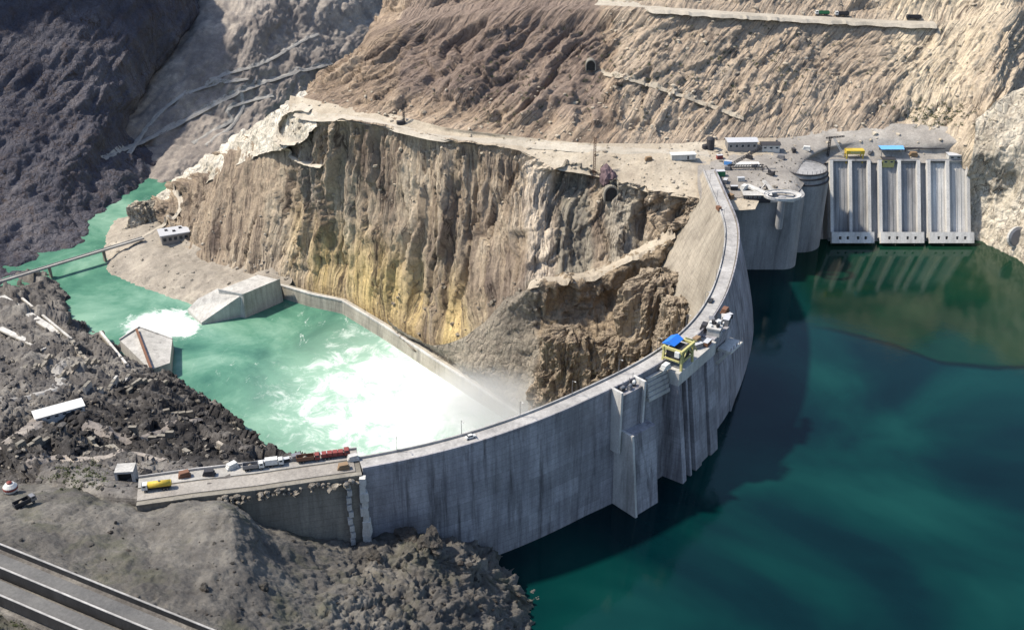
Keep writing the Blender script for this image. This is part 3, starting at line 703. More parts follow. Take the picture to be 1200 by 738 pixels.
# intake with gate slots and a working platform
i2 = at_s(808)
mb = MB(); block(i2, -22, 14, -1, 7.5, -9, -2.5, mb); pl = mb.make('intake_platform', M['concrete'], dam)
for a, b in ((-22,-18.4),(-14.5,-12.9),(-9,-3.2),(-2,5),(6,13.6)):
    mb = MB(); block(i2, a, b, 0, 7.2 if a != -2 else 6.2, -90, -9, mb, 18 if a != -2 else 17); mb.make('pier', M['dam'], dam)
mb = MB(); block(i2, -18.3, -14.6, 0, 4.5, -90, -9, mb, 15.5); block(i2, -12.8, -9.1, 0, 4.5, -90, -9, mb, 15.5); mb.make('gate_slot', M['dark'], dam)
i3 = at_s(852)
mb = MB(); block(i3, -14, 7, 0, 5.5, -95, -34, mb, 16); mb.make('buttress', M['dam'], dam)
mb = MB(); block(i2, 14, 30, -1, 6.5, -14, -1.5, mb, 4); mb.make('intake_head', M['dam'], dam)
# working steps between tower and platform
mb = MB()
for k in range(5):
    block(i, 10+k*.3, 24, .2, 4.6-k*.7, -12+k*2.1, -10.2+k*2.1, mb)
mb.make('stepped_slab', M['concrete'], dam)

# left abutment wall (set back), with a rough pier where it meets the arch
la = np.array([P(x, y, 0)[:2] for x, y in [(160,592),(230,582),(300,574),(360,565),(424,556)]])
la = even(la, 40); ltg = np.gradient(la, axis=0); ltg /= np.linalg.norm(ltg, axis=1, keepdims=True); lo = np.c_[ltg[:,1], -ltg[:,0]]
ab = thing('abutment_wall', 'stained brown concrete abutment wall with a road on top, left of the arch dam', 'wall')
secs = [[(*(la[k]+lo[k]*.0), 0), (*(la[k]+lo[k]*3), -70), (*(la[k]-lo[k]*26), -70), (*(la[k]-lo[k]*17), 0)] for k in range(40)]
MB().strip(secs).make('wall_body', M['concrete_old'], ab)
secs = [[(*(la[k]+lo[k]*o), z) for o, z in [(.6,-.2),(-1.2,-.2),(-1.2,.5),(.6,.4)]] for k in range(40)]
MB().strip(secs).make('parapet', M['concrete_old'], ab)
secs = [[(*(la[k]-lo[k]*o), z) for o, z in [(2.5,.03),(9.5,.03),(9.5,.3),(2.5,.3)]] for k in range(0, 39)]
MB().strip(secs).make('road_deck', M['yard'], ab)
secs = [[(*(la[k]-lo[k]*o), z) for o, z in [(10.5,.03),(16.5,.03),(16.5,.3),(10.5,.3)]] for k in range(0, 40)]
MB().strip(secs).make('road_deck', M['road_grey'], ab)
secs = [[(*(la[k]-lo[k]*o), z) for o, z in [(16.6,-.2),(17.2,-.2),(17.2,1.2),(16.6,1.2)]] for k in range(0, 40)]
MB().strip(secs).make('parapet', M['crest'], ab)
mb = MB()
rp = random.Random(3)
for k in range(15):
    z = -2-k*3.3; w = rp.uniform(2.2, 3.4)
    v = la[-1]+ltg[-1]*rp.uniform(-.4,.4)+lo[-1]*(1.4+k*.12)
    mb.box((v[0], v[1], z), (w, w*1.1, 3.6), rp.uniform(-.2,.4), rp.uniform(.85,1))
    if k < 10:
        v = la[-2]+lo[-2]*(1+k*.1)-ltg[-1]*(3+rp.uniform(0,1)); mb.box((v[0], v[1], z-1), (1.8, 2.6, 2.4), .3)
mb.make('rough_pier', M['concrete'], ab)
mb = MB()
for k in range(70):
    j = rp.randrange(14, 39); v = la[j]+lo[j]*rp.uniform(.6, 2.6)
    mb.rock((v[0], v[1], rp.uniform(-3.2,-.6)), rp.uniform(.6,1.5))
mb.make('rubble_ledge', M['rubble'], ab)

# ------------------------------------------------------------------ spillway intakes at the right abutment
sp = thing('intake_wall', 'tall sloping grey concrete intake wall with nine pale ribs rising from the reservoir', 'intake wall', (0, 689, WL))
sp.rotation_euler = (-R(30), 0, 0)
xs = [974,996,1018,1031,1053.5,1076,1088,1110,1134]
SD = 689*math.cos(PITCH)+310*math.sin(PITCH)
X = [(x-600)/F*SD for x in xs]
HT = 56.0
MB().box(((X[0]+X[-1])/2, 8, HT/2-15), (X[-1]-X[0]+3, 12, HT+30)).make('back_wall', M['spill'], sp)
for x in X:
    mb = MB(); mb.box((x, -.4, HT/2+3.2), (2.1, 4.8, HT-6)); mb.box((x, -.8, 4.6), (2.6, 6.0, 3)); mb.make('rib', M['pier'], sp)
for a, b in ((0,2),(3,5),(6,8)):
    x0, x1 = X[a]-1.6, X[b]+1.6; w = x1-x0; z0, z1 = -1.2, 6.4
    mb = MB(); hs = [x0+w*f for f in (.2,.38,.62,.8)]; hw = 1.7; hz0, hz1 = 1.3, 3.4
    mb.box((x0+w/2, -5.4, (z1+hz1)/2), (w, 3.4, z1-hz1)); mb.box((x0+w/2, -5.4, (z0+hz0)/2), (w, 3.4, hz0-z0))
    e = [x0]+[v for h in hs for v in (h-hw/2, h+hw/2)]+[x1]
    for k in range(0, len(e), 2): mb.box(((e[k]+e[k+1])/2, -5.4, (hz0+hz1)/2), (e[k+1]-e[k]-.004, 3.4, hz1-hz0-.004))
    mb.make('sill_beam', M['pier'], sp)
    mb = MB(); mb.box((x0+w/2, -3.2, 2.4), (w-1, .4, 6)); mb.make('recess', M['void'], sp)
    mb = MB(); mb.box((x0+w/2, .6, HT+.5), (w-1.5, 4.6, 1.4)); mb.make('cap_beam', M['spill'], sp)
for a in (0,1,3,4,6,7):
    x0, x1 = X[a]+1.2, X[a+1]-1.2
    mb = MB(); mb.box(((x0+x1)/2, 1.4, HT/2+3), (x1-x0, 1.2, HT-4))
    for k in range(1, 4): mb.box((x0+(x1-x0)*k/4, .7, HT/2+3), (.35, .5, HT-4))
    mb.make('gate_panel', M['pier'] if a in (6,7) else M['spill'], sp)

# concrete blocks between the spillway and the dam
bk = thing('intake_block', 'rounded grey concrete block standing in the water between dam and intake wall', 'concrete block', (0,0,0))
poly = [(128,646),(176,646)]+[(176+11*math.sin(a), 657-11*math.cos(a)) for a in np.linspace(.2, PI/2, 8)]+[(187,690),(128,690)]
MB().prism(poly, -95, -11).make('block_body', M['spill'], bk)
MB().prism([(131,644.4),(178,644.4),(178,650),(131,650)], -12.5, -9.5).make('cornice', M['concrete'], bk)
# curved retaining wall with stepped rims
cw = thing('curved_wall', 'round grey concrete shaft wall with stepped rims beside the ribbed intake wall', 'wall', (194,689,0))
mb = MB(); mb.lathe((0,0,0), [(16.5,-95),(16.5,-12),(15.6,-11.9),(15.6,-8.5),(15.0,-8.4),(15.0,-5.6),(14.2,-5.6),(14.2,-6.6),(0.5,-6.5)], 40); mb.make('shaft', M['spill'], cw)
mb = MB()
for r_, z in ((16.9,-12.2),(16.0,-8.7),(15.3,-5.7)):
    mb.lathe((0,0,z), [(r_,-.5),(r_,.4),(r_-.8,.41),(r_-.8,-.5),(r_,-.5)], 48, 0, False)
mb.make('rim', M['dark'], cw)
for k in range(16):
    a = PI+k*PI/15
    mb = MB(); mb.box((14.6*math.cos(a), 14.6*math.sin(a), -4.4), (.22,.22,2.6), a); mb.make('railing_post', M['steel'], cw)
# teardrop turning loop on a ramp
lp = thing('access_loop', 'white oval concrete ramp loop hanging over the rounded intake block', 'ramp', (169,641,1.5))
secs = []
for k in range(33):
    a = 2*PI*k/32
    c = np.array((10.5*math.cos(a), 7.0*math.sin(a))); n = np.array((math.cos(a), math.sin(a)))
    q = []
    for o, z in [(-1.3,-8.6),(1.1,-8.6),(1.3,-6.9),(1.0,-6.9),(.9,-7.7),(-1.3,-7.7)]: q.append((*(c+n*o), z))
    secs.append(q)
MB().strip(secs).make('loop', M['pier'], lp)
mb = MB(); mb.bar((-9,3,-8),(-20,14,-6.5),4.2,1.2); mb.bar((-4,6.5,-8.2),(-8,20,-6),2.6,1.0); mb.make('ramp_arm', M['concrete'], lp)
mb = MB(); mb.lathe((0,0,-30), [(2.4,0),(2.4,21.2),(1.2,21.3)], 16); mb.make('support_column', M['spill'], lp)

# ------------------------------------------------------------------ pool walls and weir
def wall_line(name, label, pts, h0, h1, th, mat, rail=None, batter=0):
    pts = np.array(pts); pl = even(pts[:, :2], 40); t_ = np.gradient(pl, axis=0); t_ /= np.linalg.norm(t_, axis=1, keepdims=True); n_ = np.c_[t_[:,1], -t_[:,0]]
    zz = np.interp(np.linspace(0,1,40), np.linspace(0,1,len(pts)), pts[:,2])
    w = thing(name, label, 'wall')
    secs = [[(*(pl[k]+n_[k]*batter), h0), (*pl[k], zz[k]), (*(pl[k]-n_[k]*th), zz[k]), (*(pl[k]-n_[k]*th), h0)] for k in range(40)]
    MB().strip(secs).make('wall_body', mat, w)
    secs = [[(*(pl[k]+n_[k]*o), zz[k]+z) for o, z in [(.4,-.6),(.4,.5),(-1.2,.5),(-1.2,-.6)]] for k in range(40)]
    MB().strip(secs).make('coping', M['pier'] if rail else mat, w)
    return w, pl, n_, zz
pr = [P(*p) for p in [(328,334,-139),(365,345,-139),(400,352,-139),(450,382,-139),(500,415,-139),(550,447,-139),(600,480,-140),(640,505,-140)]]
wall_line('retaining_wall', 'long tan concrete retaining wall along the foot of the cliff beside the foaming pool', [tuple(p) for p in pr], -175, 0, 4, M['wall'], True, 3)
pl_ = [P(*p) for p in [(203,443,-137),(232,466,-137),(270,496,-137),(310,523,-137),(350,546,-137),(400,562,-137)]][::-1]
wall_line('retaining_wall', 'dark retaining wall between the shaded rubble slope and the green pool', [tuple(p) for p in pl_], -175, 0, 3, M['concrete_old'], None, 2)

pa = [P(*p) for p in [(622,332,-63),(660,329,-63),(692,325,-63),(725,310,-56),(748,297,-48)]]
wall_line('retaining_wall', 'rough dark grey retaining wall below the access road at the inner cliff foot', [tuple(p) for p in pa], -88, 0, 3, M['concrete_old'], None, 4)

def polyblock(name, label, cat, top, depth, mat, offs=(0,0,0)):
    w = thing(name, label, cat)
    n = len(top); vs = [tuple(p) for p in top]+[(p[0]+offs[0], p[1]+offs[1], depth) for p in top]
    mb = MB(); mb.add(vs, [tuple(range(n))]+[tuple(range(2*n-1, n-1, -1))]+[(i, n+i, n+(i+1)%n, (i+1)%n) for i in range(n)])
    mb.make('block_body', mat, w); return w
# right weir block: upper wedge and long wing
A = [P(*p) for p in [(222,352,-136),(256,338,-134),(283,346,-131),(327,326,-131),(330,333,-131)]]
wb = thing('weir_block', 'pale angular concrete weir block at the foot of the cliff, right of the spill', 'weir')
a_, b_, c_, d_ = P(256,340,-131), P(285,346,-131), P(328,328,-131), P(302,322,-131)
mb = MB(); vs = [tuple(a_), tuple(b_), tuple(c_), tuple(d_)]+[(*(q[:2]+np.array(o)), -172) for q, o in ((a_,(-2,-1)),(b_,(0,-3)),(c_,(2,-1)),(d_,(0,4)))]
mb.add(vs, [(0,1,2,3),(7,6,5,4),(0,4,5,1),(1,5,6,2),(2,6,7,3),(3,7,4,0)]); mb.make('block_body', M['concrete'], wb)
e_, f_ = P(222,366,-145), P(230,352,-139)
g_ = P(233,380,-151)
mb = MB(); vs = [tuple(P(255,338,-132)), tuple(P(281,347,-132)), tuple(P(236,378,-148)), tuple(P(220,362,-146)), tuple(P(232,350,-139))]
n = len(vs); vs += [(v[0], v[1], -172) for v in vs]
mb.add(vs, [tuple(range(n))]+[tuple(range(2*n-1,n-1,-1))]+[(i, n+i, n+(i+1)%n, (i+1)%n) for i in range(n)]); mb.make('wing', M['concrete'], wb)
mb = MB(); mb.bar(tuple(a_+np.array((0,0,.6))), tuple(b_+np.array((0,0,.6))), .5, 1.2); mb.bar(tuple(b_+np.array((0,0,.6))), tuple(c_+np.array((0,0,.6))), .5, 1.2); mb.make('parapet', M['pier'], wb)
wl = thing('weir_block', 'pale sloping weir block with a rusty beam down its face, left of the spill', 'weir')
vs = [tuple(P(*p)) for p in [(140,398,-140),(163,383,-138),(202,397,-142),(199,425,-140),(176,433,-138)]]
n = len(vs); vs += [(v[0], v[1], -172) for v in vs]
mb = MB(); mb.add(vs, [tuple(range(n))]+[tuple(range(2*n-1,n-1,-1))]+[(i, n+i, n+(i+1)%n, (i+1)%n) for i in range(n)]); mb.make('block_body', M['concrete'], wl)
mb = MB(); mb.bar(tuple(P(160,386,-136.5)), tuple(P(177,432,-136)), 1.6, 1.6); mb.make('beam', M['rust'], wl)
mb = MB(); mb.bar(tuple(P(163,383,-137.4)), tuple(P(202,397,-141.4)), .8, 1.4); mb.bar(tuple(P(163,383,-137.4)), tuple(P(140,398,-139.4)), .8, 1.4); mb.make('coping', M['pier'], wl)
ws = thing('weir_sill', 'low submerged weir sill under the white spill between two pale blocks', 'weir')
mb = MB(); mb.bar(tuple(P(200,400,-152)), tuple(P(240,372,-152)), 5, 3.6); mb.make('sill', M['concrete'], ws)

# ------------------------------------------------------------------ roads
def road(name, px, mat, w, lift=.3, skirt=1.5, n=90, zfix=None, smooth=6):
    pts = []
    for a, b in zip(px[:-1], px[1:]):
        for k in range(12):
            t = k/12; h = hit(a[0]+(b[0]-a[0])*t, a[1]+(b[1]-a[1])*t); pts.append((h.x, h.y, h.z))
    pts.append(tuple(hit(*px[-1]))); p = np.array(pts)
    for _ in range(smooth*4): p[1:-1] = (p[:-2]+2*p[1:-1]+p[2:])/4
    d = np.r_[0, np.cumsum(np.linalg.norm(np.diff(p[:,:2], axis=0), axis=1))]; s = np.linspace(0, d[-1], n)
    p = np.stack([np.interp(s, d, p[:,k]) for k in range(3)], -1)
    t_ = np.gradient(p[:,:2], axis=0); t_ /= np.linalg.norm(t_, axis=1, keepdims=True)+1e-9; n_ = np.c_[t_[:,1], -t_[:,0]]
    rr = random.Random(len(px)); secs = []
    for k in range(n):
        ww = w*(1+.18*math.sin(k*.7)+rr.uniform(-.08,.08)); q = []
        for o in (-.5,-.25,0,.25,.5):
            x, y = p[k,:2]+n_[k]*ww*o; g = drop(x, y)
            if abs(g-p[k,2]) > 6: g = p[k,2]
            q.append((x, y, max(g-.25, .85*p[k,2]+.15*g)+lift))
        e0 = p[k,:2]-n_[k]*(ww*.5+skirt*1.4); e1 = p[k,:2]+n_[k]*(ww*.5+skirt*1.4)
        secs.append([(*e0, q[0][2]-skirt)]+q+[(*e1, q[-1][2]-skirt)])
    return kind(MB().strip(secs, False).make(name, mat)), p, n_
road('road', [(350,132),(375,140),(402,136),(440,143),(470,150),(500,159),(540,163),(600,166),(660,172),(740,176),(800,178),(830,180)], M['road'], 7)
road('road', [(366,128),(350,124),(338,132),(330,146),(325,158),(333,167),(350,167)], M['road'], 4.5)
road('road', [(325,160),(335,174),(348,185),(362,191),(380,194)], M['road'], 4)
_, upr, upn = road('road', [(700,4),(742,8),(800,12),(862,16),(925,20),(990,23),(1062,27),(1095,27)], M['road'], 10, .5, 2, 110, None, 8)
road('road', [(622,330),(660,326),(692,322),(720,308),(745,296),(790,272)], M['bench'], 7, .4, 2)
road('dirt_track', [(120,186),(150,172),(190,155),(235,130),(290,102),(340,86),(388,74)], M['road_grey'], 3.6, .5, 1.5)
road('dirt_track', [(150,180),(170,150),(200,118),(240,100),(290,92)], M['road_grey'], 2.6, .4, 1.2)
road('dirt_track', [(282,108),(285,125),(270,150),(240,170)], M['road_grey'], 2.4, .4, 1.2)
road('dirt_track', [(700,84),(740,92),(790,108),(830,122),(872,138)], M['bench'], 3.0, .4, 1.2)
road('dirt_track', [(225,168),(255,150),(275,140),(262,128),(290,118),(320,112)], M['road_grey'], 2.4, .4, 1.2)
road('dirt_track', [(240,100),(262,86),(300,78),(330,62),(352,48),(372,40)], M['road_grey'], 2.6, .4, 1.2)
road('dirt_track', [(130,285),(155,285),(180,270),(205,255),(215,235),(205,222)], M['road'], 2.6, .4, 1.2)
road('dirt_track', [(0,525),(30,503),(52,486)], M['valley'], 6, .3, 1.5)
road('dirt_track', [(100,495),(125,505),(150,515),(180,508),(230,490)], M['valley'], 4, .3, 1.5)
road('dirt_track', [(30,540),(70,535),(110,540),(150,528),(190,540)], M['valley'], 3.5, .3, 1.5)
road('dirt_track', [(385,415),(450,400)] if False else [(0,470),(40,462),(75,452),(62,432),(80,420)], M['road_grey'], 3.5, .3, 1.5)

# foreground highway: two lanes on an embankment with three concrete barriers
ra, rb = P(-90,606,31), P(330,776,31)
hd = (rb-ra); L = np.linalg.norm(hd); hd /= L; hn = np.array((hd[1], -hd[0], 0))
if hn[1] > 0: hn = -hn                       # towards the camera
hz = 31.0
def hwp(s, o, z): return tuple(ra+hd*s+hn*o+np.array((0,0,z)))
def hstrip(name, prof, mat, parent=None):
    return MB().strip([[hwp(s, o, z) for o, z in prof] for s in np.linspace(0, L, 30)]).make(name, mat, parent)
kind(hstrip('embankment', [(-7,-9),(-2.0,-.8),(1.2,-.9),(1.25,-3.6),(7.6,-3.8),(7.65,-4.6),(16,-4.9),(19,-12)], M['bank']))
kind(hstrip('road', [(1.6,-3.4),(1.6,.0),(6.4,.0),(6.4,-3.4)], M['asphalt']))
kind(hstrip('road', [(9.4,-4.4),(9.4,-.9),(14.2,-.9),(14.2,-4.4)], M['asphalt']))
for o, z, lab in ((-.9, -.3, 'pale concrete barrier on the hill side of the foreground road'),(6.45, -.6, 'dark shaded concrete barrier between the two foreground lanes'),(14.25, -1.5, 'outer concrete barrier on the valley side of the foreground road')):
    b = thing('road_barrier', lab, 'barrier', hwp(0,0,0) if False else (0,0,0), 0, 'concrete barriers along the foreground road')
    hstrip('barrier_wall', [(o,z-2.5),(o+.1,z+1.3),(o+.5,z+1.3),(o+.6,z-2.5)], M['stain_shade'], b)  # sides coloured dark as if in shade
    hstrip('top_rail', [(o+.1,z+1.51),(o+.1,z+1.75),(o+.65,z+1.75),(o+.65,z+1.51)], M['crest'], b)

# ------------------------------------------------------------------ bridge over the river
ba, bb = P(-10,333,-141), P(168,279,-139)
br = thing('river_bridge', 'long thin grey bridge crossing the green river at the left', 'bridge')
MB().bar(tuple(ba), tuple(bb), 4.2, .9).make('deck', M['road_grey'], br)
bd = Vector(bb-ba); bs = bd.cross(Vector((0,0,1))).normalized()
for sg in (-1, 1):
    mb = MB(); o = bs*1.9*sg+Vector((0,0,.8)); mb.bar(Vector(ba)+o, Vector(bb)+o, .2, .6); mb.make('railing', M['concrete'], br)
for f in (.36,.72):
    p = Vector(ba)+bd*f; mb = MB(); mb.box((p.x, p.y, p.z-12), (1.6, 3.6, 22), math.atan2(bd.y, bd.x)); mb.make('pier', M['concrete_old'], br)

# ------------------------------------------------------------------ vehicles and plant
def wheels(t, xs_, half, r, parent):
    for x in xs_:
        for sy in (-1, 1):
            mb = MB(); mb.tube((x, sy*(half-.22), r), (x, sy*(half+.22), r), r, 12)
            w = mb.make('wheel', M['tyre'], parent)
            mb = MB(); mb.tube((x, sy*(half-.24), r), (x, sy*(half+.25), r), r*.5, 8); mb.make('rim', M['steel'], w)
def cab(t, x, w, z0, h, l, mat):
    mb = MB(); y = w/2
    prof = [(x-l/2, z0), (x+l/2, z0), (x+l/2, z0+h*.5), (x+l/2-.35, z0+h), (x-l/2, z0+h)]
    n = len(prof); vs = [(a, -y, b) for a, b in prof]+[(a, y, b) for a, b in prof]
    mb.add(vs, [tuple(range(n)), tuple(range(2*n-1, n-1, -1))]+[(i, n+i, n+(i+1)%n, (i+1)%n) for i in range(n)])
    c = mb.make('cab', mat, t)
    mb = MB(); mb.box((x+l/2-.14, 0, z0+h*.74), (.1, w*.84, h*.36), 0, 1, 0); mb.make('windscreen', M['glass'], c)
    for sy in (-1, 1):
        mb = MB(); mb.box((x, sy*(y+.01), z0+h*.72), (l*.5, .06, h*.34)); mb.make('side_window', M['glass'], c)
        mb = MB(); mb.box((x+l/2+.03, sy*w*.36, z0+.35), (.08, .4, .28)); mb.make('headlight', M['white'], c)
def truck(label, loc, rz, kindof, cabm, bodym, cat='truck', group=None, L=8.5, scale=1.0):
    t = thing({'tank':'tanker_truck','dump':'dump_truck','flat':'flatbed_truck','box':'box_truck'}[kindof], label, cat, loc, rz, group)
    t.scale = (scale,)*3
    mb = MB(); mb.box((0, 0, .95), (L, .9, .35)); mb.box((0, 0, .8), (L*.96, 2.1, .12)); mb.make('chassis', M['dark'], t)
    wheels(t, (L/2-1.3, -L/2+1.2, -L/2+2.5), 1.1, .52, t)
    cab(t, L/2-1.0, 2.4, .9, 2.1, 2.0, cabm)
    b0, b1 = -L/2, L/2-2.3; bc = (b0+b1)/2; bl = b1-b0
    if kindof == 'tank':
        mb = MB(); mb.tube((b0, 0, 2.25), (b1, 0, 2.25), 1.2, 20); mb.tube((b0-.3, 0, 2.25), (b0, 0, 2.25), .8, 20, 1.2); mb.tube((b1, 0, 2.25), (b1+.2, 0, 2.25), 1.2, 20, .9)
        b = mb.make('tank', bodym, t, True)
        mb = MB(); mb.tube((bc, 0, 3.3), (bc, 0, 3.75), .4, 10); mb.make('hatch', M['steel'], b)
    elif kindof == 'dump':
        mb = MB(); mb.box((bc, 0, 1.25), (bl, 2.4, .2))
        for sy in (-1, 1): mb.box((bc, sy*1.2, 2.0), (bl, .14, 1.5))
        mb.box((b1, 0, 2.2), (.14, 2.4, 1.9)); mb.box((b0, 0, 1.9), (.14, 2.4, 1.3)); b = mb.make('tipper_body', bodym, t)
        mb = MB(); mb.lathe((bc, 0, 1.4), [(1.1,0),(1.0,.5),(.5,1.0),(.1,1.2)], 9); mb.make('load', M['rubble'], t)
    elif kindof == 'flat':
        mb = MB(); mb.box((bc, 0, 1.25), (bl, 2.4, .22)); b = mb.make('flatbed', bodym, t)
        mb = MB()
        for k in range(4): mb.box((b0+bl*(k+.5)/4, 0, 1.95), (bl/4-.25, 2.1, 1.1))
        mb.make('load', bodym, t)
    else:
        mb = MB(); mb.box((bc, 0, 2.3), (bl, 2.4, 2.3)); b = mb.make('cargo_box', bodym, t)
        mb = MB(); mb.box((b0-.03, 0, 2.3), (.06, 2.0, 2.0)); mb.make('rear_door', M['steel'], b)
    return t
def excavator(label, loc, rz, mat, sc=1.0, cat='excavator'):
    t = thing('excavator', label, cat, loc, rz); t.scale = (sc,)*3
    for sy in (-1, 1):
        mb = MB(); mb.box((0, sy*1.2, .5), (4.0, .6, .6)); mb.tube((2, sy*1.5, .5), (2, sy*.9, .5), .5, 10); mb.tube((-2, sy*1.5, .5), (-2, sy*.9, .5), .5, 10); mb.make('track', M['dark'], t)
    mb = MB(); mb.box((-.5, 0, 1.7), (3.8, 2.7, 1.3)); mb.box((-1.9, 0, 2.2), (1.2, 2.7, 1.2)); mb.make('engine_body', mat, t)
    mb = MB(); mb.box((.9, .7, 2.6), (1.6, 1.1, 1.8), 0, .85); c = mb.make('cab', mat, t)
    mb = MB(); mb.box((1.6, .7, 2.8), (.3, .9, 1.0)); mb.make('windscreen', M['glass'], c)
    mb = MB(); mb.bar((1,-.4,2.1),(4.2,-.4,5.0), .55); mb.bar((4.2,-.4,5.0),(6.4,-.4,2.6), .45); mb.make('boom', mat, t)
    mb = MB(); mb.box((6.5, -.4, 1.8), (1.0, 1.2, 1.2), 0, .7); mb.make('bucket', M['dark'], t)
    return t
def container(label, loc, rz, mat, d=(6.1,2.4,2.6), group=None, name='container'):
    t = thing(name, label, 'container', loc, rz, group)
    mb = MB(); mb.box((0,0,d[2]/2), d)
    n = int(d[0]/.6)
    for k in range(n):
        for sy in (-1, 1): mb.box((-d[0]/2+(k+.5)*d[0]/n, sy*(d[1]/2+.03), d[2]/2), (.25, .06, d[2]*.9))
    mb.make('container_body', mat, t)
    mb = MB(); mb.box((0,0,d[2]+.05), (d[0]+.1, d[1]+.1, .12)); mb.make('roof', M['roof'], t)
    mb = MB(); mb.box((d[0]/2+.03, 0, d[2]*.48), (.08, d[1]*.85, d[2]*.88)); mb.make('door', M['steel'], t)
    return t
def shed(label, loc, rz, d, wallm, roofm, cat='building', name='site_building', nwin=4, pitch=.14, opening=False):
    t = thing(name, label, cat, loc, rz); l, w, h = d
    MB().box((0,0,h/2-1), (l, w, h+2)).make('wall', wallm, t)
    mb = MB(); r = w/2+.6; e = l/2+.6; ph = w*pitch
    vs = [(-e,-r,h),(e,-r,h),(e,r,h),(-e,r,h),(-e,0,h+ph+.15),(e,0,h+ph+.15),(-e,-r,h+.15),(e,-r,h+.15),(e,r,h+.15),(-e,r,h+.15)]
    mb.add(vs, [(3,2,1,0),(6,7,5,4),(8,9,4,5),(0,1,7,6),(2,3,9,8),(0,6,4,9,3),(1,2,8,5,7)]); mb.make('roof', roofm, t)
    for k in range(nwin):
        x = -l/2+l*(k+.5)/nwin
        for sy in ((-1,1)):
            f = MB().box((x, sy*(w/2+.03), h*.55), (l/nwin*.5, .08, h*.34)).make('window', M['white'], t)
            MB().box((x, sy*(w/2+.06), h*.55), (l/nwin*.5-.2, .06, h*.34-.2)).make('pane', M['glass'], f)
    MB().box((l/2+.04, 0, h*.38), (.1, w*.3, h*.72)).make('door', M['dark'], t)
    return t
def lattice(mb, a, b, w, n, r=.12):
    a = Vector(a); b = Vector(b); d = (b-a).normalized(); up = Vector((0,0,1)) if abs(d.z) < .9 else Vector((1,0,0))
    s_ = d.cross(up).normalized()*w/2; u = s_.cross(d).normalized()*w/2
    cs = [s_+u, s_-u, -s_-u, -s_+u]
    for c in cs: mb.bar(a+c, b+c, r*1.4)
    for k in range(n):
        p = a+(b-a)*k/n; q = a+(b-a)*(k+1)/n
        for i in range(4):
            mb.bar(p+cs[i], q+cs[(i+1)%4], r)
    return mb

# --- on the left abutment
def on_la(k, o, z=.3): v = la[k]-lo[k]*o; return (v[0], v[1], z)
arot = math.atan2(ltg[20][1], ltg[20][0])
h = Vector(P(184, 573, .35))
truck('yellow tanker truck with white cab parked at the left end of the abutment road', (h.x, h.y, h.z), arot+PI, 'tank', M['white'], M['yellow'], L=10, scale=1.05)
k0 = 29
truck('red flatbed truck loaded with red crates near the dam end of the abutment road', on_la(35, 13.5), arot, 'flat', M['red'], M['red'], L=10, scale=1.1)
truck('dark red tipper truck queued behind the red flatbed truck', on_la(30, 13.3), arot, 'dump', M['red'], M['rust'], L=9)
truck('white box truck parked on the abutment road left of the red trucks', on_la(24, 13.6), arot, 'box', M['white'], M['white'], L=7)
truck('grey tipper truck with white cab second from left on the abutment road', on_la(20, 13.2), arot, 'dump', M['white'], M['steel'], L=8)
for k, (kk, o, m, lab) in enumerate([(26,15.2,M['dark'],'dark steel crate beside the white box truck'),(22,15.4,M['steel'],'grey steel crate beside the grey tipper truck'),(33,15.2,M['rust'],'rusty crate between the two red trucks')]):
    container(lab, on_la(kk, o), arot+.2, m, (3,1.6,1.5))
h = hit(147, 563)
po = thing('tunnel_portal', 'square black tunnel mouth with pale concrete frame behind the yellow tanker truck', 'portal', (h.x, h.y+2, h.z-1), .1)
po.scale = (.75,)*3
MB().box((-4.2,0,3),(1.2,8,8)).box((4.2,0,3),(1.2,8,8)).box((0,0,7.2),(9.6,8,1.2)).make('frame', M['concrete'], po)
MB().box((0,1,3),(7.2,6,7.2)).make('opening', M['void'], po)
h = hit(125, 566)
mb = MB()
rz = random.Random(11)
for (px, py, lab) in [(205,548,'long fallen timber beam on the shaded rubble'),(120,400,None)]:
    pass
# long pale beams left of the weir
a_, b_ = hit(118,390), hit(150,430)
t = thing('concrete_beam', 'long straight white beam lying up the bank left of the weir block', 'beam', a_)
MB().bar((0,0,1), tuple(Vector(b_)-a_+Vector((0,0,1))), 1.6, 1.3).make('beam_body', M['pier'], t)
MB().bar((0,0,-.6), tuple(Vector(b_)-a_+Vector((0,0,-.6))), 2.6, 1.8).make('footing', M['concrete_old'], t)
for j, (p0, p1, lab) in enumerate([((2,348),(70,392),'longest pale concrete slab lying down the river bank at the left edge'),((0,385),(52,410),'short pale concrete slab below the longest slab on the left bank'),((26,350),(84,398),'thin pale slab edge beside the longest slab on the left bank')]):
    a_, b_ = hit(*p0), hit(*p1)
    t = thing('concrete_slab', lab, 'slab', a_)
    MB().bar((0,0,.6), tuple(b_-a_+Vector((0,0,.6))), (5,4,1.5)[j], .9).make('slab_body', M['concrete'], t)
    MB().bar((0,0,.2), tuple(b_-a_+Vector((0,0,.2))), (6,5,2.2)[j], .5).make('slab_base', M['concrete_old'], t)
# long white shed
h0 = hit(70, 486); h0, h1 = Vector(P(48, 492, h0.z)), Vector(P(92, 480, h0.z))
d = h1-h0
shed('long low white shed with pale sheet roof beside the track at the left edge', ((h0+h1)/2+Vector((0,0,.4))), math.atan2(d.y, d.x), (24, 8, 3.5), M['white'], M['white'], 'shed', 'long_shed', 6, .05)
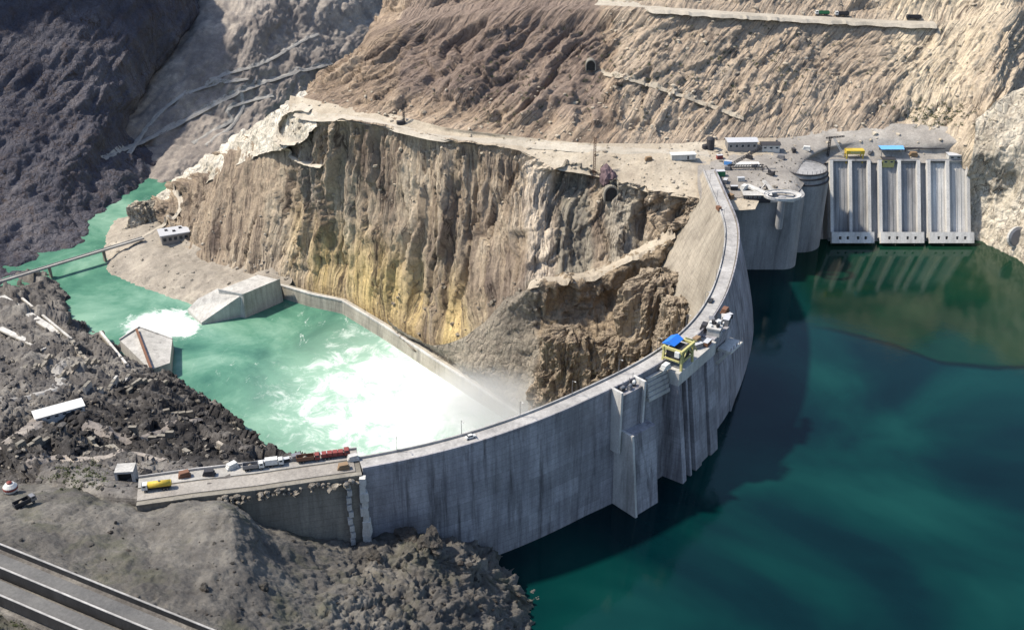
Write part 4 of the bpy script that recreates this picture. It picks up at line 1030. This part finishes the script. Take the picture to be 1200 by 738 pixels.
# small flat building above the river
h = hit(205, 281)
t = thing('flat_roof_building', 'small dark building with flat pale grey roof between cliff and river', 'building', (h.x, h.y, h.z-1), .42)
MB().box((0,0,4.5),(23,15,9)).make('wall', M['steel'], t)
rf = MB().box((0,0,9.4),(25.5,17,.9)).make('roof', M['roof'], t)
for x, y in ((-6,2),(0,-2),(6,3)): MB().box((x,y,10.3),(2.4,2.0,1.2)).make('roof_vent', M['dark'], rf)
for k in range(5):
    f = MB().box((-9+k*4.5,-7.54,5.5),(2.6,.12,3)).make('window', M['dark'], t); MB().box((-9+k*4.5,-7.6,5.5),(2.2,.08,2.6)).make('pane', M['glass'], f)
MB().box((11.55,0,2.5),(.14,4,5)).make('door', M['dark'], t)
# round red and white silo at the far left
h = hit(14, 578)
t = thing('mixing_plant', 'round red and white drum plant on the slope at the left edge', 'machinery', (h.x, h.y, h.z), .4)
t.scale = (.8,)*3
mb = MB(); mb.lathe((0,0,2.0), [(3.2,0),(3.4,2.6),(2.2,4.0),(1.0,4.4)], 18); mb.make('drum', M['white'], t)
mb = MB(); mb.lathe((0,0,3.2), [(3.55,0),(3.55,1.0),(3.0,1.01),(3.0,0)], 18); mb.make('band', M['red'], t)
mb = MB(); mb.lathe((0,0,6.2), [(1.3,0),(1.3,.7),(.5,1.2)], 12); mb.make('cap', M['red'], t)
for a in range(4): MB().bar((2.4*math.cos(a*PI/2),2.4*math.sin(a*PI/2),-2),(2.4*math.cos(a*PI/2),2.4*math.sin(a*PI/2),2.4),.5).make('leg', M['steel'], t)
h = hit(30, 592)
truck('dark tipper truck standing below the red and white drum plant', (h.x, h.y, h.z+.2), .8, 'dump', M['steel'], M['dark'], L=8)

# --- crest of the dam
def crest(i, o, a=0, z=.28):
    v = up[i]+out[i]*o+tg[i]*a; return (v[0], v[1], z)
def rot_at(i): return math.atan2(tg[i][1], tg[i][0])
ig = at_s(790)
v = local(i2, -14, 2.0, -2.5)
g = thing('gantry_crane', 'pale yellow gantry crane with blue sheet roof standing on the dam crest', 'crane', v, rot_at(i2))
g.scale = (1.15,)*3
for sx_ in (-4.6, 4.6):
    for sy in (-4.2, 4.2):
        MB().bar((sx_, sy, 0), (sx_*.92, sy*.92, 8.0), .85).make('leg', M['pale_yellow'], g)
mb = MB()
for sy in (-4.0, 4.0): mb.bar((-5.4, sy, 8.2), (5.4, sy, 8.2), .9, 1.1)
for sx_ in (-4.6, 4.6): mb.bar((sx_, -4.4, 8.2), (sx_, 4.4, 8.2), .8, 1.0); mb.bar((sx_, -4.2, 3.6), (sx_, 4.2, 3.6), .6)
for sy in (-4.2, 4.2): mb.bar((-4.6, sy, 3.6), (4.6, sy, 3.6), .6); mb.bar((-4.6, sy, 3.6), (0, sy, 8), .4); mb.bar((4.6, sy, 3.6), (0, sy, 8), .4)
mb.make('frame', M['pale_yellow'], g)
MB().box((0,0,5.2),(7.4,6.4,4.4)).make('machine_house', M['dark'], g)
mb = MB(); vs = [(-3.8,-.2,9.2),(3.8,-.2,9.2),(3.8,5.4,9.0),(-3.8,5.4,9.0),(-3.8,2.6,10.6),(3.8,2.6,10.6)]
mb.add(vs, [(3,2,1,0),(0,1,5,4),(2,3,4,5),(0,4,3),(1,2,5)]); mb.make('roof', M['blue'], g)
MB().box((-5.2,-2.6,7.2),(1.8,2.0,2.2)).make('cab', M['white'], g)
mb = MB(); mb.bar((5.2,0,9),(9.5,-3,6.5),.5); mb.bar((5.2,-3,8.4),(8.5,-4,3),.35); mb.make('jib', M['pale_yellow'], g)
# intake head works behind the gantry
v = local(i2, 20, 3.4, -1.5)
t = thing('hoist_house', 'small pale hoist house crowded with white and dark boxes on the dam crest', 'hoist house', v, rot_at(i2)+.25)
MB().box((0,0,1.8),(8,6,3.6)).make('wall', M['concrete'], t)
r_ = MB().box((0,0,3.9),(8.8,6.8,.6)).make('roof', M['pier'], t)
rq = random.Random(5)
for k in range(9):
    MB().box((rq.uniform(-3.4,3.4), rq.uniform(-2.6,2.6), 4.2+rq.uniform(.4,.9)), (rq.uniform(.9,1.8), rq.uniform(.9,1.6), rq.uniform(.9,2.2)), rq.uniform(0,1)).make('roof_unit', M['white'] if k%2 else M['dark'], r_)
for k in range(3): MB().box((-2.6+k*2.6,-3.04,1.9),(1.4,.1,1.5)).make('window', M['glass'], t)
for j, (a, o, z, d_, m, lab) in enumerate([(31,4,-1.4,(5,3,3.4),M['steel'],'grey steel winch box on the crest just beyond the hoist house'),
    (27,1.5,-1.4,(4,2.4,2.4),M['white'],'white container on the crest beside the hoist house'),
    (9,5.2,-2.5,(5,2.4,2.2),M['rust'],'rusty container on the intake platform between gantry and hoist house'),
    (4,3.0,-2.5,(4.4,2.2,2.4),M['steel'],'grey container on the intake platform beside the yellow gantry'),
    (36,2.5,-1.2,(4,2.2,2.4),M['dark'],'dark container furthest along the crest beyond the hoist house')]):
    container(lab, local(i2, a, o, z), rot_at(i2)+rq.uniform(-.4,.4), m, d_)
MB_ = MB()
bkt = thing('bracket_platform', 'broken grey bracket platform hanging from the dam face below the hoist house', 'platform', local(i2, 27, 6, -10), rot_at(i2))
MB().box((0,-3,0),(13,7,1.2)).make('deck', M['concrete'], bkt)
for x in (-5,0,5): MB().bar((x,1,-9),(x,-5,-.6),1.1,1.6).make('bracket', M['concrete'], bkt)
for x in (-6,-3,0,3,6): MB().box((x,-6.2,1.4),(.3,.3,2.2)).make('railing_post', M['steel'], bkt)
# things on the outlet tower
for j, (a, o, lab, m) in enumerate([(-5,2,'dark winch on top of the outlet tower nearest the dam end','dark'),(-1.5,3,'grey winch in the middle of the outlet tower top','steel'),(2,2.2,'dark winch with white drum on the outlet tower beside the steps','dark')]):
    t = thing('winch', lab, 'winch', local(i, a, o, -1.2), rot_at(i)+j*.3)
    MB().box((0,0,.7),(2.2,1.7,1.4)).make('housing', M[m], t)
    MB().tube((-1,0,1.8),(1,0,1.8),.7,12).make('drum', M['white'] if j == 2 else M['steel'], t)
    MB().bar((.9,.7,1.2),(.9,.7,4.2+j),.2).make('post', M['steel'], t)
# lamp posts along the crest
lamp = None
for n_, k in enumerate(range(6, NS-4, 11)):
    pt = crest(k, -7.5, 0, 1.1); rz_ = rot_at(k)
    if lamp is None:
        lamp = thing('lamp_post', 'thin grey lamp post on the inner parapet of the dam crest road', 'lamp post', pt, rz_, 'lamp posts along the dam crest')
        MB().tube((0,0,0),(0,0,6.5),.14,6,.09).make('pole', M['steel'], lamp)
        MB().bar((0,0,6.4),(0,-1.6,6.8),.12).make('arm', M['steel'], lamp)
        MB().box((0,-1.8,6.8),(.35,.8,.16)).make('lamp_head', M['white'], lamp)
    else:
        o = lamp.copy(); COL.objects.link(o); o.location = pt; o.rotation_euler = (0,0,rz_)
        for c in list(lamp.children):
            cc = c.copy(); COL.objects.link(cc); cc.parent = o
# cars on the crest
def car(label, loc, rz, m):
    t = thing('parked_car', label, 'car', loc, rz)
    mb = MB(); mb.box((0,0,.75),(4.3,1.75,.7),0,.96); mb.make('body', m, t)
    mb = MB(); mb.box((-.2,0,1.35),(2.4,1.6,.6),0,.78); mb.make('cabin', M['glass'], t)
    MB().box((-.2,0,1.67),(1.8,1.25,.06)).make('roof', m, t)
    for x in (-1.35,1.35):
        for sy in (-1,1): MB().tube((x,sy*.7,.34),(x,sy*.92,.34),.34,10).make('wheel', M['tyre'], t)
    return t
car('small white car driving on the dam crest left of the outlet tower', crest(at_s(560), -4.5), rot_at(at_s(560)), M['white'])
car('small dark car parked on the dam crest near the inner parapet, right of the gantry', crest(at_s(846), -5.6), rot_at(at_s(846)), M['dark'])

# --- right abutment terrace
def on(px, py, dz=0): h = hit(px, py); return (h.x, h.y, h.z+dz)
shed('grey site building with two rows of dark openings at the hill foot behind the dam', on(868,174), .05, (20,9,6), M['steel'], M['roof'], 'building', 'site_building', 5)
shed('low pale site hut right of the grey site building', on(902,175), .0, (12,7,4), M['concrete'], M['dark'], 'hut', 'site_hut', 3)
t = thing('water_tank', 'tall black tank at the hill foot near the far end of the dam', 'tank', on(832,174))
mb = MB(); mb.lathe((0,0,-1), [(2.6,0),(2.6,7.5),(2.0,8.6),(.4,9.2)], 18); mb.make('tank_body', M['dark'], t)
mb = MB(); mb.lathe((-3.6,0,-1), [(1.9,0),(1.9,3.4),(.4,4.0)], 14); mb.make('low_tank', M['dark'], t)
MB().bar((2.7,0,0),(2.7,0,8),.3).make('ladder', M['steel'], t)
container('green container by the far end of the dam crest', on(841,206), .1, M['green'], (9,3.4,3.4))
container('small red container behind the green container', on(843,186), .2, M['red'], (4,2.4,2.6))
container('pale blue container beside the lattice derrick', on(853,193), -.3, M['sky_blue'], (5,2.4,2.6))
p = on(852,199)
t = thing('lattice_derrick', 'black lattice derrick with raised diagonal boom lying across white sheets', 'crane', p)
MB_ = lattice(MB(), (0,0,2.2), (24,1,2.2), 1.6, 14, .2); MB_.make('lower_boom', M['dark'], t)
MB_ = lattice(MB(), (1,0,2.6), (22,4,14), 1.3, 14, .18); MB_.make('raised_boom', M['dark'], t)
MB().box((0,0,1.2),(3.4,3,2.6)).make('base', M['steel'], t)
MB().box((14,8,.6),(18,9,.8)).make('sheet_stack', M['white'], t)
excavator('dark excavator on the terrace between derrick and curved shaft wall', on(903,205), 2.4, M['dark'], 1.0)
excavator('pale grey excavator with lowered bucket near the oval ramp', on(890,225), .6, M['steel'], .9)
excavator('yellow excavator standing on the bench beside the hill foot', on(705,196), .3, M['yellow'], .7) if False else None
shed('long grey workshop roof on the block between the crest and oval ramp', on(886,232), .0, (17,7,3.2), M['dark'], M['concrete'], 'workshop', 'workshop', 6)
for j, (x, y, m, lab, rzz) in enumerate([(838,222,'rust','rusty container standing alone just above the end of the crest road',.5),(846,236,'white','white container on the right edge of the crest road',.2),(860,222,'dark','dark container between the green container and the workshop',0),(850,214,'steel','grey container right below the green container',1.2),(868,212,'concrete','pale container below the lattice derrick',.1)]):
    container(lab, on(x,y), rzz, M[m], (4.5,2.3,2.4))
# yellow and blue plant behind the intake wall
p = on(1000,187)
t = thing('yellow_gate_hoist', 'yellow box-framed gate hoist on top of the ribbed intake wall', 'hoist', p)
for x in (-5.5,5.5):
    for y in (-2.4,2.4): MB().bar((x,y,-2),(x,y,5),.8).make('leg', M['yellow'], t)
MB().box((0,0,6.0),(12.5,5.6,2.4)).make('hoist_body', M['yellow'], t)
MB().box((0,-2.85,6.0),(7,.2,1.4)).make('side_panel', M['pale_yellow'], t)
mb = MB(); lattice(mb, (-7,0,3), (-15,2,15), 1, 8, .15); mb.make('jib', M['white'], t)
p = on(1043,181)
t = thing('blue_canopy', 'light blue sheet canopy on posts behind the ribbed intake wall', 'canopy', p)
for x in (-7,0,7):
    for y in (-3,3): MB().bar((x,y,-1),(x,y,5),.4).make('post', M['steel'], t)
mb = MB(); mb.add([(-8,-4,5),(8,-4,5),(8,4,5),(-8,4,5),(-8,0,6.4),(8,0,6.4)], [(3,2,1,0),(0,1,5,4),(2,3,4,5),(0,4,3),(1,2,5)]); mb.make('roof', M['sky_blue'], t)
shed('small olive hut under the left side of the blue canopy', on(1040,190,-1), 0, (8,5,3.6), M['pale_yellow'], M['dark'], 'hut', 'site_hut', 2)
t = thing('pipe_rack', 'long dark pipe rack right of the blue canopy', 'pipe rack', on(1085,178))
for y in (0,1.2,2.4): MB().tube((-16,y,2.4),(16,y,2.4),.45,8).make('pipe', M['dark'], t)
for x in (-14,-5,5,14): MB().box((x,1.2,1),(.5,3.6,2.4)).make('support', M['steel'], t)
shed('flat grey canopy hut at the right end of the ribbed intake wall', on(1121,186), 0, (13,6,3.4), M['concrete'], M['roof'], 'hut', 'site_hut', 3, .05)
t = thing('tower_crane', 'thin dark derrick mast at the hill foot left of the yellow hoist', 'crane', on(970,183))
lattice(MB(), (0,0,-1), (0,0,14), 1.1, 9, .18).make('mast', M['dark'], t)
lattice(MB(), (-3,0,13), (9,-2,15), .8, 7, .14).make('jib', M['dark'], t)
# --- bench and hill
t = thing('drill_rig', 'dark drilling rig with upright mast on the bench road at the cliff top', 'drill rig', on(470,146), .3)
MB().box((0,0,1.6),(6,3,2.2)).make('body', M['dark'], t)
for sy in (-1,1): MB().box((0,sy*1.6,.5),(6,.7,1)).make('track', M['dark'], t)
lattice(MB(), (2.2,0,2), (2.2,0,15), 1.0, 9, .2).make('mast', M['dark'], t)
MB().box((5.6,2,1.6),(3,2.4,3.2)).make('compressor', M['steel'], t)
truck('white tipper truck with green load body, leftmost on the high hillside road', (*Vector(hit(963,19)).xy, hit(963,19).z+.6), PI, 'dump', M['white'], M['green'], L=9, scale=1.15)
truck('white and dark tipper truck following the leftmost truck on the high road', (*Vector(hit(986,20)).xy, hit(986,20).z+.6), PI, 'dump', M['white'], M['dark'], L=9, scale=1.15)
truck('black tipper truck alone at the right end of the high hillside road', (*Vector(hit(1070,24)).xy, hit(1070,24).z+.6), PI, 'dump', M['dark'], M['dark'], L=9, scale=1.2)
def portal(label, px, py, w, hh, back=3, rz=0):
    h = hit(px, py); t = thing('tunnel_portal', label, 'portal', (h.x, h.y+back, h.z), rz)
    n = 10; ring = []
    for r in (1.0, 1.22):
        ring.append([(-w/2*r, 0)]+[(-w/2*r*math.cos(PI*k/n), hh*.5+hh*.5*r*math.sin(PI*k/n)) for k in range(n+1)]+[(w/2*r, 0)])
    mb = MB(); m = len(ring[0]); D = back+2.5
    vs = [(x, -D, z) for x, z in ring[0]]+[(x, -D, z) for x, z in ring[1]]+[(x, 1, z) for x, z in ring[0]]+[(x, 1, z) for x, z in ring[1]]
    fs = []
    for k in range(m-1):
        fs += [(k,k+1,m+k+1,m+k),(2*m+k,3*m+k,3*m+k+1,2*m+k+1),(k,2*m+k,2*m+k+1,k+1),(m+k,m+k+1,3*m+k+1,3*m+k)]
    mb.add(vs, fs); mb.make('frame', M['concrete_old'], t)
    mb = MB(); mb.add([(x,-D+1.2,z) for x,z in ring[0]]+[(x,1,z) for x,z in ring[0]], [tuple(range(m))]+[tuple(range(2*m-1,m-1,-1))]+[(k,m+k,m+(k+1)%m,(k+1)%m) for k in range(m)]); mb.make('opening', M['void'], t)
    return t
portal('small black tunnel mouth high on the hillside below the road', 692, 82, 6, 7)
portal('tall black tunnel mouth between the brown rock pinnacle and the dam', 791, 330, 11, 17, 4)
portal('black tunnel mouth with dark red surround on the bench above the cliff edge', 716, 235, 8, 10, 3)
h = hit(1192, 278)
t = thing('rock_plug', 'round grey sealed opening in the pale rock at the right edge', 'portal', (h.x, h.y, h.z), .9)
mb = MB(); mb.lathe((0,0,0), [(6.5,-1.5),(6.5,.3),(5.5,.9),(1,1.1)], 18); ob = mb.make('plug', M['steel'], t); ob.rotation_euler = (R(80), 0, -.6)
mb = MB(); mb.lathe((0,0,0), [(7.2,-1.5),(7.2,.2),(6.6,.3),(6.6,-1.5)], 18, 0, False); ob = mb.make('rim', M['concrete'], t); ob.rotation_euler = (R(80), 0, -.6)
# purple shale block and brown wall patch in the recess of the bench
p = on(712,212); q = thing('rock_stack', 'dark purple rock stack standing in the bench recess above the cliff', 'rock', p)
mb = MB(); mb.rock((0,0,3), 5, 1.3, 3); mb.rock((3,1,0), 4, 1, 3); mb.make('stone', M['purple_rock'], q)
# timber mast
t = thing('cable_mast', 'tall thin rusty cable mast rising from the bench recess', 'mast', on(696,205))
lattice(MB(), (0,0,-2), (0,0,26), 1.3, 16, .2).make('mast', M['rust'], t)
t = thing('site_compound', 'pale sheds row on the bench close to the far end of the dam', 'hut', on(800,186), .1)
MB().box((0,0,1.6),(16,5,3.4)).make('wall', M['concrete'], t); MB().box((0,0,3.5),(17,6,.4)).make('roof', M['white'], t); MB().box((3,-2.54,1.4),(1.2,.1,2.4)).make('door', M['dark'], t)

# --- loose rock: one mass nobody could count
def scatter(name, n, pxbox, rr, mat, seed, zmax=None):
    r = random.Random(seed); mb = MB(); c = 0
    while c < n:
        x, y = r.uniform(pxbox[0], pxbox[2]), r.uniform(pxbox[1], pxbox[3])
        d = ray(x, y); h = BV.ray_cast(Vector((0,0,CAMZ)), Vector(d)); c += 1
        if h[0] is None or h[1].z < .35 and r.random() < .8: continue
        if h[0].z < PL+1 or (h[0].x > -40 and h[0].z < WL+1 and h[0].y < 420): continue
        s = rr[0]*(rr[1]/rr[0])**(r.random()**2.2)
        random.seed(c*7+seed); mb.rock((h[0].x, h[0].y, h[0].z+s*.15), s, .7)
    o = mb.make(name, mat); o['kind'] = 'stuff'; return o
scatter('loose_rock', 1500, (0,560,660,738), (.2,1.0), M['fore_rock'], 1)
scatter('loose_rock', 260, (380,600,660,738), (.5,2.4), M['fore_rock'], 10)
scatter('loose_rock', 1500, (0,380,340,570), (.4,2.6), M['bank'], 2)
scatter('loose_rock', 500, (0,380,340,570), (.4,1.6), M['rubble'], 9)
scatter('loose_rock', 300, (120,240,340,350), (.4,1.8), M['shore'], 3)
scatter('loose_rock', 900, (340,100,840,240), (.4,1.8), M['bench'], 4)
scatter('loose_rock', 700, (440,330,840,500), (.5,2.2), M['scree'], 5)
scatter('loose_rock', 700, (700,0,1200,190), (.4,2.0), M['bench'], 6)
# the few large boulders one can pick out
for px, py, r_, lab in [(478,631,4.2,'round pale boulder on the ridge in front of the dam face'),(505,640,5.0,'big rough boulder second along the ridge before the dam face'),(240,690,1.6,'single pale block lying on the bare foreground slope'),(310,690,2.2,'rough light boulder at the foot of the foreground mound'),(440,655,3.0,'flat pale boulder in the hollow below the abutment wall')]:
    h = hit(px, py); t = thing('boulder', lab, 'boulder', h); random.seed(px); MB().rock((0,0,r_*.3), r_, .8, 3).make('stone', M['fore_rock'], t)
# red-brown spoil on the mound
# --- scrub
def scrub(n, box, seed):
    r = random.Random(seed); vs = []; fs = []
    for c in range(n):
        x, y = r.gauss((box[0]+box[2])/2, (box[2]-box[0])/4), r.gauss((box[1]+box[3])/2, (box[3]-box[1])/4)
        h = BV.ray_cast(Vector((0,0,CAMZ)), Vector(ray(x, y)))
        if h[0] is None: continue
        R0 = r.uniform(.5, 1.5)
        for k in range(26):
            p = Vector((r.gauss(0,R0*.6), r.gauss(0,R0*.6), abs(r.gauss(.2,R0*.5))))+h[0]
            a = Vector((r.uniform(-1,1), r.uniform(-1,1), r.uniform(-1,1)))*.45; b = Vector((r.uniform(-1,1), r.uniform(-1,1), r.uniform(-1,1)))*.45
            m = len(vs); vs += [tuple(p-a), tuple(p+b), tuple(p+a)]; fs.append((m, m+1, m+2))
    o = mesh_obj('scrub', vs, fs, M['shrub']); o['kind'] = 'stuff'; return o
scrub(110, (1060,118,1140,150), 1); scrub(60, (0,695,60,745), 2); scrub(70, (60,540,130,575), 3); scrub(40, (500,95,700,160), 4)

yard = [('rusty steel frame stack','rust'),('pale timber stack','wood'),('white cement bag pile','white'),('grey formwork panel stack','steel'),('dark pipe bundle','dark'),('light concrete ring stack','pier')]
rq = random.Random(21)
def stack(label, loc, rz_, m, sc):
    t = thing('material_stack', label, 'stack', loc, rz_)
    t.scale = (sc,)*3
    for k in range(3): MB().box((0, 0, .35+k*.75), (4.2-.5*k, 2.0, .6), k*.12).make('layer', M[m], t)
    for x in (-1.4, 1.4): MB().box((x, 0, .03), (.3, 2.2, .14)).make('skid', M['wood'], t)
spots = [(835,214,0,'beside the end of the crest road'),(856,232,1,'right of the crest road near the workshop'),(872,222,2,'in front of the lattice derrick'),(915,186,3,'at the right foot of the site hut'),(930,178,4,'between the site hut and the curved shaft wall'),(884,196,5,'behind the lattice derrick'),(842,246,0,'on the crest where the block begins'),(878,186,4,'below the grey site building'),(1020,180,3,'between the yellow hoist and the blue canopy'),(1070,183,1,'right of the small olive hut'),(945,176,2,'left of the thin derrick mast'),(760,188,1,'alone on the bench left of the pale sheds')]
for x, y, k, where in spots: stack(yard[k][0]+' '+where, on(x, y), rq.uniform(0,3), yard[k][1], rq.uniform(1,1.5))
scatter('loose_rock', 260, (830,170,960,245), (.3,1.3), M['rubble'], 8)
# spray drifting up from the falling water
vm = bpy.data.materials.new('spray'); vm.use_nodes = True; nt_ = vm.node_tree; nt_.nodes.remove(nt_.nodes['Principled BSDF'])
vp = nt_.nodes.new('ShaderNodeVolumePrincipled'); vp.inputs['Color'].default_value = (.95,.97,.97,1)
tc = nt_.nodes.new('ShaderNodeTexCoord'); nz = nt_.nodes.new('ShaderNodeTexNoise'); nz.inputs['Scale'].default_value = .035; nz.inputs['Detail'].default_value = 4
nt_.links.new(tc.outputs['Object'], nz.inputs['Vector'])
gr = nt_.nodes.new('ShaderNodeTexGradient'); gr.gradient_type = 'SPHERICAL'; mp = nt_.nodes.new('ShaderNodeMapping')
mp.inputs['Scale'].default_value = (1/75,1/55,1/32); nt_.links.new(tc.outputs['Object'], mp.inputs['Vector']); nt_.links.new(mp.outputs[0], gr.inputs['Vector'])
m1_ = nt_.nodes.new('ShaderNodeMath'); m1_.operation = 'MULTIPLY'; nt_.links.new(gr.outputs['Fac'], m1_.inputs[0]); nt_.links.new(nz.outputs['Fac'], m1_.inputs[1])
m2_ = nt_.nodes.new('ShaderNodeMath'); m2_.operation = 'MULTIPLY'; m2_.inputs[1].default_value = .16; nt_.links.new(m1_.outputs[0], m2_.inputs[0]); nt_.links.new(m2_.outputs[0], vp.inputs['Density'])
nt_.links.new(vp.outputs[0], nt_.nodes['Material Output'].inputs['Volume'])
bm = bmesh.new(); bmesh.ops.create_icosphere(bm, subdivisions=3, radius=1)
me = bpy.data.meshes.new('spray_mist')
for v in bm.verts: v.co = Vector((v.co.x*75, v.co.y*55, v.co.z*32))
bm.to_mesh(me); bm.free(); me.materials.append(vm)
so_ = bpy.data.objects.new('spray_mist', me); COL.objects.link(so_); so_.location = (-6, 606, -146); so_['kind'] = 'stuff'

for n_, (k, a, o, where) in enumerate([(4,18,-1.2,'on the crest road beside the hoist house'),(1,6,1.0,'on the intake platform under the gantry side'),(3,25,-1.0,'on the inner crest road past the hoist house'),(0,38,-.5,'on the crest past the furthest dark container'),(2,-24,1.5,'on the crest between the steps and the gantry'),(5,33,1.6,'between the winch box and the dark container on the crest')]):
    stack(yard[k][0]+' '+where, local(i2, a, o, .3 if o < 0 else -1.0), rot_at(i2)+rq.uniform(-.4,.4), yard[k][1], 1.2)
for n_, (kk, o, k, where) in enumerate([(12,12.5,4,'left of the grey tipper truck on the abutment road'),(16,15.5,2,'at the inner edge of the abutment road behind the grey tipper'),(28,15.6,3,'at the inner edge of the abutment road behind the red trucks'),(8,13.5,0,'beside the yellow tanker truck'),(36,5,1,'on the abutment road next to the rough pier'),(38,10,5,'at the dam end of the abutment road')]):
    stack(yard[k][0]+' '+where, on_la(kk, o), arot+rq.uniform(-.4,.4), yard[k][1], 1.1)

scrub(260, (420,20,1150,150), 9)
def broken_wall(label, p0, p1, hgt, m):
    a, b = hit(*p0), hit(*p1); d = b-a; d.z = 0; L_ = d.length; rz_ = math.atan2(d.y, d.x)
    t = thing('broken_wall', label, 'wall', a); r = random.Random(int(p0[0]*7+p0[1])); n = max(3, int(L_/4)); mb = MB(); cp = MB()
    for k in range(n):
        f = (k+.5)/n; x, y = d.x*f, d.y*f; g = drop(a.x+x, a.y+y)-a.z; hh = hgt*r.uniform(.55, 1.15)
        mb.box((x, y, g+hh/2-1.5), (L_/n+.05*(k%2), 1.5, hh+3), rz_+r.uniform(-.05,.05))
        if r.random() < .7: cp.box((x, y, g+hh+.22), (L_/n*.9, 2.0, .4), rz_)
    mb.make('wall_body', m, t)
    if cp.v: cp.make('coping', M['concrete_old'], t)
for p0, p1, hg, m, lab in [((100,462),(152,440),4,M['concrete'],'pale broken wall below the leaning beam at the top of the left bank'),
    ((150,462),(196,448),3.2,M['concrete_old'],'stained broken wall just behind the left weir block'),
    ((70,448),(118,428),3.0,M['shore'],'long pale broken wall on the terrace above the white shed'),
    ((150,500),(205,512),3.5,M['concrete_old'],'dark broken wall in the middle of the shaded rubble'),
    ((215,528),(262,520),2.6,M['shore'],'short pale broken wall on the rubble above the abutment trucks'),
    ((28,432),(62,420),2.6,M['shore'],'low broken wall near the slabs at the left edge'),
    ((105,515),(140,526),2.6,M['concrete_old'],'low stained wall between the white shed and the tunnel mouth'),
    ((190,480),(228,492),3.0,M['concrete_old'],'crooked dark wall on the rubble above the pool edge'),
    ((84,402),(104,424),2.8,M['shore'],'pale broken wall along the river edge of the left bank'),
    ((20,525),(58,512),2.6,M['concrete_old'],'stained wall beside the track below the white shed')]:
    broken_wall(lab, p0, p1, hg, m)

# ------------------------------------------------------------------ light
EL, AZ = 53.0, (-.995, .06)         # direction towards the sun, in plan
W = bpy.data.worlds.new('World'); S.world = W; W.use_nodes = True
nt = W.node_tree; bg = nt.nodes['Background']
sk = nt.nodes.new('ShaderNodeTexSky'); sk.sky_type = 'NISHITA'; sk.sun_disc = False
sk.sun_elevation = R(EL); sk.sun_rotation = math.atan2(AZ[0], AZ[1]) % (2*PI)
nt.links.new(sk.outputs[0], bg.inputs[0]); bg.inputs[1].default_value = .15
sun = bpy.data.lights.new('sun', 'SUN'); sun.energy = 4.6; sun.angle = R(2.5); sun.color = (1, .91, .77)
so = bpy.data.objects.new('sun', sun); COL.objects.link(so)
dv = Vector((AZ[0]*math.cos(R(EL)), AZ[1]*math.cos(R(EL)), math.sin(R(EL))))
so.rotation_euler = dv.to_track_quat('Z', 'Y').to_euler(); so.location = (-300, 300, 500)
S.view_settings.view_transform = 'Standard'; S.view_settings.look = 'None'; S.view_settings.gamma = 1
S.view_settings.exposure = .6
S.view_settings.use_curve_mapping = False
S.cycles.volume_step_rate = 2; S.cycles.volume_bounces = 1
S.cycles.max_bounces = 5; S.cycles.diffuse_bounces = 3; S.cycles.use_denoising = True
